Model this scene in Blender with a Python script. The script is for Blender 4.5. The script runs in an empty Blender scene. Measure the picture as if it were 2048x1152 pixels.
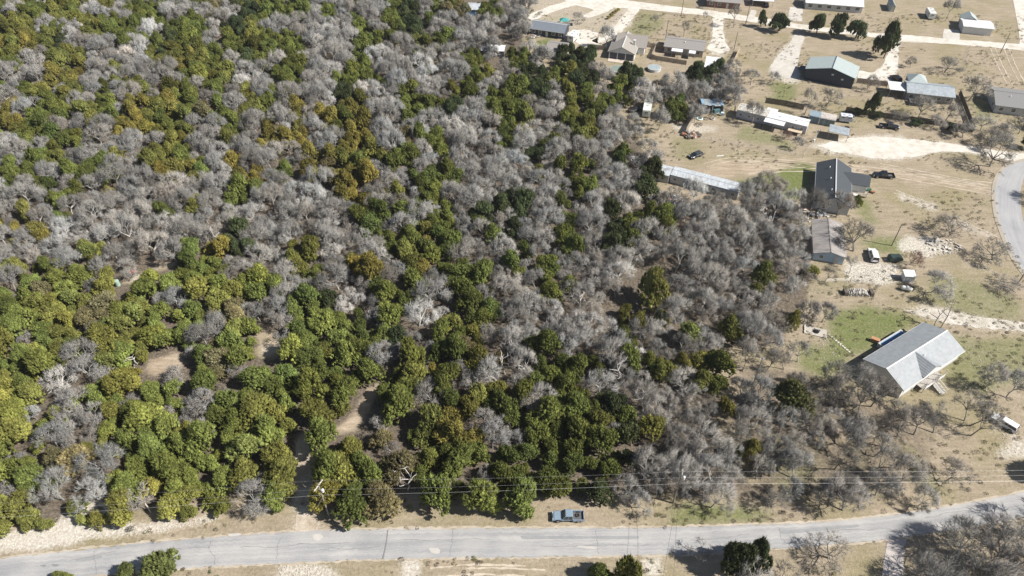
import bpy, math, random
import numpy as np
from mathutils import Vector, Matrix
random.seed(7); rng = np.random.default_rng(11)
scn = bpy.context.scene
col = scn.collection
PI = math.pi
# ------------------------------------------------------------------ camera, sky, sun, exposure
CH = 117.5; CF = 1422.0; CD = math.radians(43.5)
SD, CC = math.sin(CD), math.cos(CD)
cam_d = bpy.data.cameras.new("camera"); cam = bpy.data.objects.new("camera", cam_d); col.objects.link(cam)
cam.location = (0, 0, CH); cam.rotation_euler = (PI/2 - CD, 0, 0)
cam_d.sensor_width = 36; cam_d.lens = 36*CF/2048; cam_d.clip_start = 0.5; cam_d.clip_end = 9000
scn.camera = cam
SUN_EL = math.radians(45); SHADOW_AZ = math.radians(180-17)      # direction in which shadows fall, counter-clockwise from +x
sv = Vector((-math.cos(SHADOW_AZ)*math.cos(SUN_EL), -math.sin(SHADOW_AZ)*math.cos(SUN_EL), math.sin(SUN_EL)))
world = bpy.data.worlds.new("World"); scn.world = world; world.use_nodes = True
wn = world.node_tree; bgn = wn.nodes["Background"]
sky = wn.nodes.new("ShaderNodeTexSky"); sky.sky_type = 'NISHITA'; sky.sun_disc = False
sky.sun_elevation = SUN_EL; sky.sun_rotation = math.atan2(sv.x, sv.y); sky.air_density = 1.0; sky.dust_density = 1.0
wn.links.new(sky.outputs[0], bgn.inputs[0]); bgn.inputs[1].default_value = 0.051
sl = bpy.data.lights.new("sun", 'SUN'); sl.energy = 5.0; sl.angle = math.radians(0.53); sl.color = (1.0, 0.95, 0.87)
so = bpy.data.objects.new("sun", sl); col.objects.link(so); so.rotation_euler = sv.to_track_quat('Z', 'Y').to_euler()
so.location = sv*300
scn.view_settings.view_transform = 'Standard'; scn.view_settings.look = 'None'
scn.view_settings.exposure = 0.70; scn.view_settings.gamma = 1.0; scn.view_settings.use_curve_mapping = False
scn.cycles.max_bounces = 5; scn.cycles.diffuse_bounces = 2; scn.cycles.glossy_bounces = 2
scn.cycles.transmission_bounces = 2; scn.cycles.transparent_max_bounces = 4

def P(px, py, z=0.0):
    u = px-1024.0; v = py-576.0
    t = (CH-z)/(CF*SD+v*CC)
    return Vector((u*t, (CF*CC-v*SD)*t, z))
def proj(x, y, z=0.0):
    fw = y*CC+(CH-z)*SD; up = y*SD-(CH-z)*CC
    return 1024+CF*x/fw, 576-CF*up/fw

# ------------------------------------------------------------------ materials
def newmat(name):
    m = bpy.data.materials.new(name); m.use_nodes = True
    nt = m.node_tree; b = nt.nodes["Principled BSDF"]
    return m, nt, b
def nd(nt, t, **k):
    n = nt.nodes.new(t)
    for a, v in k.items(): setattr(n, a, v)
    return n
MATS = {}
def mat(name, c, rough=0.7, metal=0.0, var=0.12, scale=1.5, bump=0.0, spec=None, streak=None, wave=None, dirt=0.0):
    """plain surface with two scales of colour variation, optional ribs (wave = spacing m, axis)"""
    if name in MATS: return MATS[name]
    m, nt, b = newmat(name)
    tc = nd(nt, 'ShaderNodeTexCoord')
    mp = nd(nt, 'ShaderNodeMapping')
    if streak: mp.inputs['Scale'].default_value = streak
    nt.links.new(tc.outputs['Object'], mp.inputs[0])
    n1 = nd(nt, 'ShaderNodeTexNoise'); n1.inputs['Scale'].default_value = scale; n1.inputs['Detail'].default_value = 5; n1.inputs['Roughness'].default_value = .65
    nt.links.new(mp.outputs[0], n1.inputs['Vector'])
    r = nd(nt, 'ShaderNodeValToRGB')
    lo = [max(0, x*(1-var*1.6)) for x in c]; hi = [min(1, x*(1+var*1.3)) for x in c]
    r.color_ramp.elements[0].position = .3; r.color_ramp.elements[1].position = .7
    r.color_ramp.elements[0].color = (*lo, 1); r.color_ramp.elements[1].color = (*hi, 1)
    nt.links.new(n1.outputs[0], r.inputs[0]); out = r.outputs[0]
    if dirt:
        n2 = nd(nt, 'ShaderNodeTexNoise'); n2.inputs['Scale'].default_value = scale*.35; n2.inputs['Detail'].default_value = 8
        nt.links.new(tc.outputs['Object'], n2.inputs['Vector'])
        r2 = nd(nt, 'ShaderNodeMapRange'); r2.inputs[1].default_value = .52; r2.inputs[2].default_value = .7; r2.inputs[4].default_value = dirt
        nt.links.new(n2.outputs[0], r2.inputs[0])
        mx = nd(nt, 'ShaderNodeMix', data_type='RGBA'); mx.inputs[7].default_value = (.13, .1, .075, 1)
        nt.links.new(r2.outputs[0], mx.inputs[0]); nt.links.new(out, mx.inputs[6]); out = mx.outputs[2]
    nt.links.new(out, b.inputs['Base Color'])
    b.inputs['Roughness'].default_value = rough; b.inputs['Metallic'].default_value = metal
    if spec is not None: b.inputs['Specular IOR Level'].default_value = spec
    if wave:
        w = nd(nt, 'ShaderNodeTexWave', wave_type='BANDS', bands_direction=wave[1]); w.inputs['Scale'].default_value = 6.283/(20*wave[0])*1.0
        nt.links.new(tc.outputs['Object'], w.inputs['Vector'])
        bp = nd(nt, 'ShaderNodeBump'); bp.inputs['Strength'].default_value = .5; bp.inputs['Distance'].default_value = .05
        nt.links.new(w.outputs[0], bp.inputs['Height']); nt.links.new(bp.outputs[0], b.inputs['Normal'])
    elif bump:
        bp = nd(nt, 'ShaderNodeBump'); bp.inputs['Strength'].default_value = bump; bp.inputs['Distance'].default_value = .05
        nt.links.new(n1.outputs[0], bp.inputs['Height']); nt.links.new(bp.outputs[0], b.inputs['Normal'])
    MATS[name] = m
    return m
def tintmat(name, rough, nscale, nvar, translucent=0.0, rvar=.25, isl=(.62, 1.42)):
    """foliage / twigs: the plant's own colour comes from its 'tint' property"""
    m, nt, b = newmat(name)
    at = nd(nt, 'ShaderNodeAttribute', attribute_type='INSTANCER', attribute_name='tint')
    oi = nd(nt, 'ShaderNodeObjectInfo'); tc = nd(nt, 'ShaderNodeTexCoord'); geo = nd(nt, 'ShaderNodeNewGeometry')
    n1 = nd(nt, 'ShaderNodeTexNoise'); n1.inputs['Scale'].default_value = nscale; n1.inputs['Detail'].default_value = 3
    nt.links.new(tc.outputs['Object'], n1.inputs['Vector'])
    mr = nd(nt, 'ShaderNodeMapRange'); mr.inputs[1].default_value = .3; mr.inputs[2].default_value = .7
    mr.inputs[3].default_value = 1-nvar; mr.inputs[4].default_value = 1+nvar
    nt.links.new(n1.outputs[0], mr.inputs[0])
    mo = nd(nt, 'ShaderNodeMapRange'); mo.inputs[3].default_value = 1-rvar; mo.inputs[4].default_value = 1+rvar
    nt.links.new(oi.outputs['Random'], mo.inputs[0])
    mi = nd(nt, 'ShaderNodeMapRange'); mi.inputs[3].default_value = isl[0]; mi.inputs[4].default_value = isl[1]
    nt.links.new(geo.outputs['Random Per Island'], mi.inputs[0])
    m1 = nd(nt, 'ShaderNodeMath', operation='MULTIPLY'); m2 = nd(nt, 'ShaderNodeMath', operation='MULTIPLY')
    nt.links.new(mr.outputs[0], m1.inputs[0]); nt.links.new(mo.outputs[0], m1.inputs[1])
    nt.links.new(m1.outputs[0], m2.inputs[0]); nt.links.new(mi.outputs[0], m2.inputs[1])
    sc = nd(nt, 'ShaderNodeVectorMath', operation='SCALE')
    nt.links.new(at.outputs['Vector'], sc.inputs[0]); nt.links.new(m2.outputs[0], sc.inputs['Scale'])
    nt.links.new(sc.outputs[0], b.inputs['Base Color']); b.inputs['Roughness'].default_value = rough
    b.inputs['Specular IOR Level'].default_value = .12
    if translucent:
        tr = nd(nt, 'ShaderNodeBsdfTranslucent'); mx = nd(nt, 'ShaderNodeMixShader'); mx.inputs[0].default_value = translucent
        nt.links.new(sc.outputs[0], tr.inputs[0]); nt.links.new(b.outputs[0], mx.inputs[1]); nt.links.new(tr.outputs[0], mx.inputs[2])
        nt.links.new(mx.outputs[0], nt.nodes['Material Output'].inputs[0])
    return m
M_FOL = tintmat('evergreen_foliage', .8, 1.6, .42, .22, isl=(.74, 1.28))
M_TWIG = tintmat('bare_twigs', .85, .6, .15)
M_BARK = tintmat('bark', .9, 2.0, .25)

def glass():
    if 'glass' in MATS: return MATS['glass']
    m, nt, b = newmat('window_glass'); b.inputs['Base Color'].default_value = (.02, .028, .035, 1)
    b.inputs['Roughness'].default_value = .08; b.inputs['Specular IOR Level'].default_value = .8
    MATS['glass'] = m; return m

# ------------------------------------------------------------------ mesh helpers
class MB:
    def __init__(s): s.v = []; s.f = []
    def add(s, vs, fs):
        o = len(s.v); s.v += [tuple(v) for v in vs]; s.f += [tuple(i+o for i in f) for f in fs]; return s
    def box(s, c, d, rz=0.0, M=None):
        x, y, z = d[0]/2, d[1]/2, d[2]/2
        vs = [Vector((a*x, b*y, e*z)) for a, b, e in ((-1,-1,-1),(1,-1,-1),(1,1,-1),(-1,1,-1),(-1,-1,1),(1,-1,1),(1,1,1),(-1,1,1))]
        R = M if M is not None else Matrix.Rotation(rz, 3, 'Z')
        vs = [R @ v + Vector(c) for v in vs]
        return s.add(vs, [(0,3,2,1),(4,5,6,7),(0,1,5,4),(1,2,6,5),(2,3,7,6),(3,0,4,7)])
    def hexa(s, vs): return s.add(vs, [(0,3,2,1),(4,5,6,7),(0,1,5,4),(1,2,6,5),(2,3,7,6),(3,0,4,7)])
    def tube(s, a, b, ra, rb=None, n=6, cap=True):
        a = Vector(a); b = Vector(b); rb = ra if rb is None else rb
        d = (b-a).normalized() if (b-a).length > 1e-6 else Vector((0,0,1))
        u = d.cross(Vector((0,0,1)) if abs(d.z) < .9 else Vector((1,0,0))).normalized(); w = d.cross(u)
        ring = lambda p, r: [p+(u*math.cos(2*PI*i/n)+w*math.sin(2*PI*i/n))*r for i in range(n)]
        fs = [(i, (i+1) % n, n+(i+1) % n, n+i) for i in range(n)]
        if cap: fs += [tuple(range(n))[::-1], tuple(range(n, 2*n))]
        return s.add(ring(a, ra)+ring(b, rb), fs)
    def prism(s, poly, z0, z1):
        n = len(poly)
        return s.add([(p[0], p[1], z0) for p in poly]+[(p[0], p[1], z1) for p in poly],
                     [tuple(range(n))[::-1], tuple(range(n, 2*n))]+[(i, (i+1) % n, n+(i+1) % n, n+i) for i in range(n)])
    def side(s, prof, y0, y1):     # extrude an x-z profile across y
        n = len(prof)
        return s.add([(p[0], y0, p[1]) for p in prof]+[(p[0], y1, p[1]) for p in prof],
                     [tuple(range(n)), tuple(range(n, 2*n))[::-1]]+[(i, n+i, n+(i+1) % n, (i+1) % n) for i in range(n)])
    def lathe(s, prof, c=(0,0,0), n=12):
        o = [(c[0]+r*math.cos(2*PI*i/n), c[1]+r*math.sin(2*PI*i/n), c[2]+z) for r, z in prof for i in range(n)]
        fs = [(k*n+i, k*n+(i+1) % n, (k+1)*n+(i+1) % n, (k+1)*n+i) for k in range(len(prof)-1) for i in range(n)]
        return s.add(o, fs+[tuple(range(n))[::-1], tuple(range((len(prof)-1)*n, len(prof)*n))])
    def mesh(s, name, m):
        me = bpy.data.meshes.new(name); me.from_pydata(s.v, [], s.f)
        if m is not None: me.materials.append(m)
        me.update(); return me
    def build(s, name, m, parent=None, label=None, kind=None):
        o = bpy.data.objects.new(name, s.mesh(name, m)); col.objects.link(o)
        if parent is not None: o.parent = parent
        if label: o['label'] = label
        if kind: o['kind'] = kind
        return o
def tag(o, label, cat, group=None):
    o['label'] = label; o['category'] = cat
    if group: o['group'] = group
    return o
def thing(name, label, cat, loc=(0,0,0), rz=0.0, group=None):
    o = bpy.data.objects.new(name, None); col.objects.link(o); o.empty_display_size = .3
    o.location = loc; o.rotation_euler = (0, 0, rz)
    return tag(o, label, cat, group)
def copy_thing(root, loc, rz, label, group=None):
    r = root.copy(); col.objects.link(r); r.location = loc; r.rotation_euler = (0, 0, rz); r['label'] = label
    if group: r['group'] = group
    for c in list(root.children):
        d = c.copy(); col.objects.link(d); d.parent = r
        for g in list(c.children):
            e = g.copy(); col.objects.link(e); e.parent = d
    return r

# ------------------------------------------------------------------ value noise (numpy)
def vnoise(x, y, seed=0):
    r = np.random.default_rng(seed).random((256, 256))
    xi = np.floor(x).astype(int); yi = np.floor(y).astype(int); fx = x-xi; fy = y-yi
    fx = fx*fx*(3-2*fx); fy = fy*fy*(3-2*fy)
    g = lambda a, b: r[a % 256, b % 256]
    return (g(xi,yi)*(1-fx)*(1-fy)+g(xi+1,yi)*fx*(1-fy)+g(xi,yi+1)*(1-fx)*fy+g(xi+1,yi+1)*fx*fy)
def fbm(x, y, seed=0, o=4):
    t = 0; a = 1; s = 0
    for k in range(o): t = t+a*vnoise(x*2**k, y*2**k, seed+k); s += a; a *= .5
    return t/s
def inpoly(x, y, poly):
    c = np.zeros(x.shape, bool); n = len(poly); j = n-1
    for i in range(n):
        xi, yi = poly[i]; xj, yj = poly[j]
        if yi != yj: c ^= ((yi > y) != (yj > y)) & (x < (xj-xi)*(y-yi)/(yj-yi)+xi)
        j = i
    return c

# ------------------------------------------------------------------ ground
# areas of the place as seen from above, outlined by their photo coordinates and laid on the ground plane
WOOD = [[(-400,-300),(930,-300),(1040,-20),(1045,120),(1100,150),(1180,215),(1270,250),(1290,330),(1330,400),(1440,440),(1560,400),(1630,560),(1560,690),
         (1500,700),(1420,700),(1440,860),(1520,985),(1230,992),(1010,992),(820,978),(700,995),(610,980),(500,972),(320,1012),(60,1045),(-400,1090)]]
WHITE = [  # pale caliche gravel and limestone
    ([(-60,1062),(60,1056),(130,1030),(180,1005),(240,1000),(250,1020),(200,1030),(260,1050),(430,1030),(440,1040),(250,1072),(130,1088),(-60,1112)], 1.0),
    ([(592,868),(612,866),(622,930),(628,1000),(640,1062),(588,1064),(592,1000)], .75),
    ([(552,1128),(650,1126),(690,1160),(545,1160)], .8), ([(802,1117),(838,1116),(842,1160),(800,1160)], .95),
    ([(1284,1108),(1322,1108),(1330,1160),(1286,1160)], .8),
    ([(1700,520),(1790,525),(1800,560),(1760,572),(1695,560),(1680,545)], .8),
    ([(1800,470),(1900,482),(1915,505),(1850,515),(1800,500)], .75), ([(1860,505),(1990,540),(2000,550),(1900,520)], .5),
    ([(1790,380),(1880,412),(1872,425),(1800,395)], .7), ([(1890,430),(1990,470),(1985,480),(1890,445)], .45),
    ([(1262,320),(1300,300),(1320,320),(1290,345),(1262,345)], .5), ([(1340,245),(1440,250),(1430,268),(1345,258)], .55),
    ([(1990,890),(2060,880),(2060,920),(2000,915)], .7), ([(1975,850),(2040,870),(2060,890),(1985,870)], .5),
    ([(1640,288),(1700,277),(1720,310),(1660,312)], .5), ([(245,560),(300,535),(360,522),(362,528),(300,545),(262,568)], .6),
    ([(520,680),(570,690),(550,720),(530,710)], .5), ([(1290,395),(1345,390),(1340,415),(1290,410)], .35),
    ([(1640,655),(1660,640),(1900,640),(1900,655),(1700,672)], .0)]
GREEN = [
    ([(1660,620),(1760,610),(1850,640),(1800,670),(1740,700),(1690,730),(1650,690)], .8),
    ([(1600,690),(1680,700),(1700,740),(1640,760),(1600,740)], .7),
    ([(1850,540),(1960,560),(2048,600),(2048,640),(1950,640),(1860,610)], .5), ([(1900,670),(2060,680),(2060,760),(1960,790),(1880,750)], .55),
    ([(1440,365),(1530,350),(1600,325),(1640,330),(1610,400),(1560,400),(1500,385)], .85),
    ([(1340,1040),(1350,1015),(1420,1005),(1520,1015),(1570,1045),(1400,1052)], .75), ([(1780,880),(1830,900),(1860,960),(1905,980),(1860,990),(1820,930),(1780,900)], .7),
    ([(1700,400),(1740,400),(1760,460),(1720,440)], .6), ([(1720,480),(1810,470),(1815,515),(1740,505)], .7),
    ([(1080,78),(1110,85),(1096,98),(1070,95)], .9), ([(1250,50),(1290,20),(1330,40),(1310,70),(1260,75)], .5),
    ([(1540,165),(1590,160),(1600,195),(1560,205),(1540,195)], .7), ([(1450,300),(1560,305),(1560,330),(1450,320)], .3),
    ([(1340,270),(1400,280),(1400,320),(1350,320)], .35), ([(1940,190),(1990,215),(1990,240),(1950,250)], .6), ([(1480,250),(1600,285),(1590,300),(1470,275)], .55),
    ([(1700,880),(1740,890),(1740,940),(1700,940)], .6), ([(1850,290),(1950,300),(1950,315),(1850,312)], .3), ([(1540,880),(1640,900),(1620,990),(1540,980)], .5),
    ([(1560,580),(1700,560),(1700,580),(1580,600)], .25)]
DIRT = [  # tyre-worn brown soil
    ([(1480,300),(1640,322),(1760,330),(1900,360),(1990,372),(1990,392),(1880,370),(1740,350),(1640,345),(1500,350),(1400,355),(1420,330)], .65),
    ([(280,700),(370,690),(380,740),(300,770),(270,740)], .8), ([(520,640),(575,650),(570,690),(540,720),(505,690)], .6), ([(640,850),(760,700),(800,740),(720,850),(690,880),(620,880)], .8),
    ([(470,1010),(580,960),(600,1060),(450,1060)], .3), ([(1560,90),(1700,95),(1600,110)], .3), ([(1350,150),(1420,130),(1430,165),(1370,170)], .5)]
CLEAR = [[(236,575),(238,560),(300,536),(352,524),(354,534),(300,552),(262,574)], [(590,1075),(586,860),(628,860),(640,1075)], [(280,745),(300,715),(365,700),(372,730),(330,765)],
         [(510,705),(505,655),(560,665),(572,700),(540,728)], [(640,870),(700,835),(728,790),(745,760),(775,770),(740,820),(715,865)], [(1722,757),(1740,715),(1850,640),(1950,690),(1940,730),(1830,800),(1785,800)],
         [(1441,690),(1480,692),(1478,712),(1441,712)], [(1640,640),(1850,640),(1730,760),(1640,690)]]
def axis(a, b, s):
    core = list(np.arange(a, b+s/2, s))
    lo = [a-d for d in (4,10,22,45,90,180,400,900,2000,5000)][::-1]; hi = [b+d for d in (4,10,22,45,90,180,400,900,2000,5000)]
    return np.array(lo+core+hi)
gx = axis(-215, 215, .8); gy = axis(32, 300, .8)
X, Y = np.meshgrid(gx, gy); nx, ny = len(gx), len(gy)
def pxy(X, Y):
    fw = np.maximum(Y*CC+CH*SD, 20); up = Y*SD-CH*CC
    return 1024+CF*X/fw, 576-CF*up/fw
PXg, PYg = pxy(X, Y)
dx = (fbm(X/2.2, Y/2.2, 3)-.5)*26+(fbm(X/.9, Y/.9, 9, 2)-.5)*10; dy = (fbm(X/2.2+50, Y/2.2, 5)-.5)*20
def layer(polys, blur):
    w = np.zeros(X.shape)
    for p, a in polys: w = np.maximum(w, inpoly(PXg+dx, PYg+dy, p)*a)
    for _ in range(blur):
        w[1:-1,1:-1] = (w[1:-1,1:-1]*2+w[:-2,1:-1]+w[2:,1:-1]+w[1:-1,:-2]+w[1:-1,2:])/6
    return w
DRV = [[(1635,290),(1690,279),(1740,272),(1800,276),(1870,284),(1950,294),(2000,302),(2080,312),(2080,330),(2040,324),(1990,315),(1940,305),(1880,303),(1840,312),(1790,318),(1745,316),(1700,308),(1665,304)],
 [(1259,15),(1281,18),(1262,42),(1243,64),(1222,78),(1196,88),(1182,82),(1205,70),(1231,50)], [(1589,70),(1610,72),(1600,98),(1597,118),(1594,140),(1606,156),(1580,158),(1540,148),(1540,132),(1553,113),(1572,95)],
 [(1780,72),(1799,82),(1796,110),(1796,138),(1785,160),(1745,163),(1714,157),(1716,140),(1745,146),(1765,132),(1776,104)], [(1812,622),(1850,615),(1900,622),(1960,634),(2060,648),(2150,655),(2150,675),(2060,664),(1960,656),(1900,648),(1850,636)],
 [(1424,31),(1446,35),(1447,60),(1450,85),(1464,100),(1440,108),(1412,98),(1424,80),(1426,55)], [(1060,-10),(1240,-6),(1260,20),(1240,50),(1190,92),(1130,90),(1130,60),(1040,50)]]
def grow_poly(p, k):
    cx = sum(q[0] for q in p)/len(p); cy = sum(q[1] for q in p)/len(p); return [(cx+(q[0]-cx)*k, cy+(q[1]-cy)*(k+.12)) for q in p]
WHITE += [(grow_poly(p, 1.08), .62 if k < 6 else .35) for k, p in enumerate(DRV)]
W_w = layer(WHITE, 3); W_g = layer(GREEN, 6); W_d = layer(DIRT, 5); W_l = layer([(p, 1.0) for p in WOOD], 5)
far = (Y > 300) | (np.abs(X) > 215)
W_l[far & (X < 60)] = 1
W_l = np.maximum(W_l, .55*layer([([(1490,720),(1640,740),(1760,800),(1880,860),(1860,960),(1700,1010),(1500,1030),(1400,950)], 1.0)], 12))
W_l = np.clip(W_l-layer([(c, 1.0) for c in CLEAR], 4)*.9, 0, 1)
Z = -(fbm(X/3, Y/3, 21)*.05)-.012
gm = bpy.data.meshes.new("ground")
vs = np.stack([X.ravel(), Y.ravel(), Z.ravel()], 1)
ii = (np.arange(ny-1)[:, None]*nx+np.arange(nx-1)[None, :]).ravel()
fs = np.stack([ii, ii+1, ii+nx+1, ii+nx], 1)
gm.vertices.add(len(vs)); gm.vertices.foreach_set('co', vs.ravel()); nf = len(fs)
gm.loops.add(nf*4); gm.loops.foreach_set('vertex_index', fs.ravel().astype(np.int32)); gm.polygons.add(nf)
gm.polygons.foreach_set('loop_start', np.arange(0, nf*4, 4, dtype=np.int32)); gm.update(calc_edges=True)
ca = gm.color_attributes.new("cover", 'FLOAT_COLOR', 'POINT')
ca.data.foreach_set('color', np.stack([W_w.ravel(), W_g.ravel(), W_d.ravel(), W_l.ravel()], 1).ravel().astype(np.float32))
ground = bpy.data.objects.new("ground", gm); col.objects.link(ground); ground['kind'] = 'structure'
def ground_mat():
    m, nt, b = newmat('ground'); L = nt.links.new
    tc = nd(nt, 'ShaderNodeTexCoord'); co = tc.outputs['Object']
    def noise(s, d=4, r=.6, sx=None):
        n = nd(nt, 'ShaderNodeTexNoise'); n.inputs['Scale'].default_value = s; n.inputs['Detail'].default_value = d; n.inputs['Roughness'].default_value = r
        if sx:
            mp = nd(nt, 'ShaderNodeMapping'); mp.inputs['Scale'].default_value = sx; L(co, mp.inputs[0]); L(mp.outputs[0], n.inputs['Vector'])
        else: L(co, n.inputs['Vector'])
        return n.outputs[0]
    def ramp(src, stops):
        r = nd(nt, 'ShaderNodeValToRGB'); e = r.color_ramp.elements
        while len(e) < len(stops): e.new(.5)
        for k, (p, c) in enumerate(stops): e[k].position = p; e[k].color = (*c, 1)
        L(src, r.inputs[0]); return r.outputs[0]
    def mix(f, a, c):
        x = nd(nt, 'ShaderNodeMix', data_type='RGBA'); L(f, x.inputs[0]); L(a, x.inputs[6]); L(c, x.inputs[7]); return x.outputs[2]
    va = nd(nt, 'ShaderNodeVertexColor', layer_name='cover'); sp = nd(nt, 'ShaderNodeSeparateColor'); L(va.outputs[0], sp.inputs[0])
    fine = noise(1.9, 6, .72); mid = noise(.33, 4); big = noise(.06, 3); streak = noise(.5, 5, .65, (.35, 1.6, 1))
    def mask(w, spread, src):      # cover weight broken up by noise
        a = nd(nt, 'ShaderNodeMath', operation='ADD'); L(w, a.inputs[0]); L(src, a.inputs[1])
        r = nd(nt, 'ShaderNodeMapRange', interpolation_type='SMOOTHSTEP'); r.inputs[1].default_value = 1.0-spread; r.inputs[2].default_value = 1.0+spread
        L(a.outputs[0], r.inputs[0]); return r.outputs[0]
    dry = ramp(fine, [(.25, (.155,.125,.09)), (.5, (.295,.243,.18)), (.72, (.415,.35,.27))])
    dry2 = ramp(streak, [(.3, (.19,.16,.115)), (.5, (.31,.26,.195)), (.7, (.43,.36,.275))])
    base = mix(mid, dry, dry2)
    olive = ramp(fine, [(.3, (.13,.125,.05)), (.7, (.27,.24,.12))])
    patch = nd(nt, 'ShaderNodeMapRange'); patch.inputs[1].default_value = .46; patch.inputs[2].default_value = .66; patch.inputs[4].default_value = .5; L(big, patch.inputs[0])
    base = mix(patch.outputs[0], base, olive)
    soil = ramp(streak, [(.3, (.25,.19,.135)), (.7, (.50,.42,.33))]); base = mix(mask(sp.outputs[2], .35, mid), base, soil)
    gr = ramp(fine, [(.25, (.05,.075,.02)), (.55, (.13,.16,.05)), (.75, (.24,.23,.10))]); base = mix(mask(sp.outputs[1], .6, noise(.8, 6, .75)), base, gr)
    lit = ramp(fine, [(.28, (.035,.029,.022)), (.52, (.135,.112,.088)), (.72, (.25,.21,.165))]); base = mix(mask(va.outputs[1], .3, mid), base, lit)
    wh = ramp(fine, [(.25, (.27,.23,.18)), (.48, (.46,.425,.37)), (.72, (.66,.63,.58))]); base = mix(mask(sp.outputs[0], .4, fine), base, wh)
    L(base, b.inputs['Base Color']); b.inputs['Roughness'].default_value = .95; b.inputs['Specular IOR Level'].default_value = .1
    bp = nd(nt, 'ShaderNodeBump'); bp.inputs['Strength'].default_value = .9; bp.inputs['Distance'].default_value = .18; L(fine, bp.inputs['Height']); L(bp.outputs[0], b.inputs['Normal'])
    return m
gm.materials.append(ground_mat())

# ------------------------------------------------------------------ roads, drives, kerbs
def surf_mat(name, cols, sx=(1,1,1), sc=.6, rough=.9, bump=.3, fine_s=6.0):
    m, nt, b = newmat(name); L = nt.links.new; tc = nd(nt, 'ShaderNodeTexCoord')
    mp = nd(nt, 'ShaderNodeMapping'); mp.inputs['Scale'].default_value = sx; L(tc.outputs['UV' if name.startswith('asphalt') else 'Object'], mp.inputs[0])
    n = nd(nt, 'ShaderNodeTexNoise'); n.inputs['Scale'].default_value = sc; n.inputs['Detail'].default_value = 7; n.inputs['Roughness'].default_value = .6; L(mp.outputs[0], n.inputs['Vector'])
    n2 = nd(nt, 'ShaderNodeTexNoise'); n2.inputs['Scale'].default_value = fine_s; n2.inputs['Detail'].default_value = 4; L(tc.outputs['Object'], n2.inputs['Vector'])
    n3 = nd(nt, 'ShaderNodeTexNoise'); n3.inputs['Scale'].default_value = .18; n3.inputs['Detail'].default_value = 6; L(tc.outputs['Object'], n3.inputs['Vector'])
    r = nd(nt, 'ShaderNodeValToRGB'); e = r.color_ramp.elements
    while len(e) < len(cols): e.new(.5)
    for k, (p, c) in enumerate(cols): e[k].position = p; e[k].color = (*c, 1)
    a = nd(nt, 'ShaderNodeMath', operation='MULTIPLY_ADD'); a.inputs[1].default_value = .3; L(n2.outputs[0], a.inputs[0]); 
    a2 = nd(nt, 'ShaderNodeMath', operation='MULTIPLY_ADD'); a2.inputs[1].default_value = .3; L(n3.outputs[0], a2.inputs[0])
    a3 = nd(nt, 'ShaderNodeMath', operation='MULTIPLY'); a3.inputs[1].default_value = .45; L(n.outputs[0], a3.inputs[0]); L(a3.outputs[0], a2.inputs[2]); L(a2.outputs[0], a.inputs[2])
    L(a.outputs[0], r.inputs[0]); L(r.outputs[0], b.inputs['Base Color']); b.inputs['Roughness'].default_value = rough; b.inputs['Specular IOR Level'].default_value = .25
    bp = nd(nt, 'ShaderNodeBump'); bp.inputs['Strength'].default_value = bump; bp.inputs['Distance'].default_value = .06; L(n2.outputs[0], bp.inputs['Height']); L(bp.outputs[0], b.inputs['Normal'])
    return m
M_ROAD = surf_mat('asphalt_front', [(.38,(.215,.22,.23)),(.5,(.30,.30,.305)),(.62,(.40,.39,.38))], (.03,1.3,1), 1.0)
M_ROAD2 = surf_mat('asphalt_side', [(.38,(.24,.245,.255)),(.5,(.31,.31,.32)),(.62,(.36,.36,.36))], (.05,1.0,1), 1.0)
M_CALI = surf_mat('caliche_gravel', [(.36,(.33,.29,.235)),(.46,(.47,.435,.38)),(.6,(.60,.57,.52))], (1,1,1), .5, .95, .8, 5)
M_CONC = surf_mat('concrete_drive', [(.38,(.38,.35,.31)),(.5,(.45,.42,.38)),(.62,(.52,.5,.46))], (1,1,1), .5, .9, .2, 4)
M_TRACK = surf_mat('worn_track', [(.38,(.27,.22,.165)),(.5,(.37,.31,.245)),(.62,(.5,.45,.38))], (1,1,1), .6, .95, .6, 4)
def resample(pts, step):
    out = [Vector(pts[0])]
    for a, b in zip(pts[:-1], pts[1:]):
        a = Vector(a); b = Vector(b); n = max(1, int((b-a).length/step))
        out += [a.lerp(b, (k+1)/n) for k in range(n)]
    return out
def smooth(pts, it=2):
    for _ in range(it):
        pts = [pts[0]]+[(pts[i-1]+pts[i]*2+pts[i+1])/4 for i in range(1, len(pts)-1)]+[pts[-1]]
    return pts
def catmull(pp, n=8):
    pp = [Vector(p) for p in pp]; out = []
    for i in range(len(pp)-1):
        p0 = pp[max(i-1, 0)]; p1 = pp[i]; p2 = pp[i+1]; p3 = pp[min(i+2, len(pp)-1)]
        for k in range(n):
            t = k/n; out.append(.5*((2*p1)+(p2-p0)*t+(2*p0-5*p1+4*p2-p3)*t*t+(3*p1-p0-3*p2+p3)*t**3))
    return out+[pp[-1]]
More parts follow.
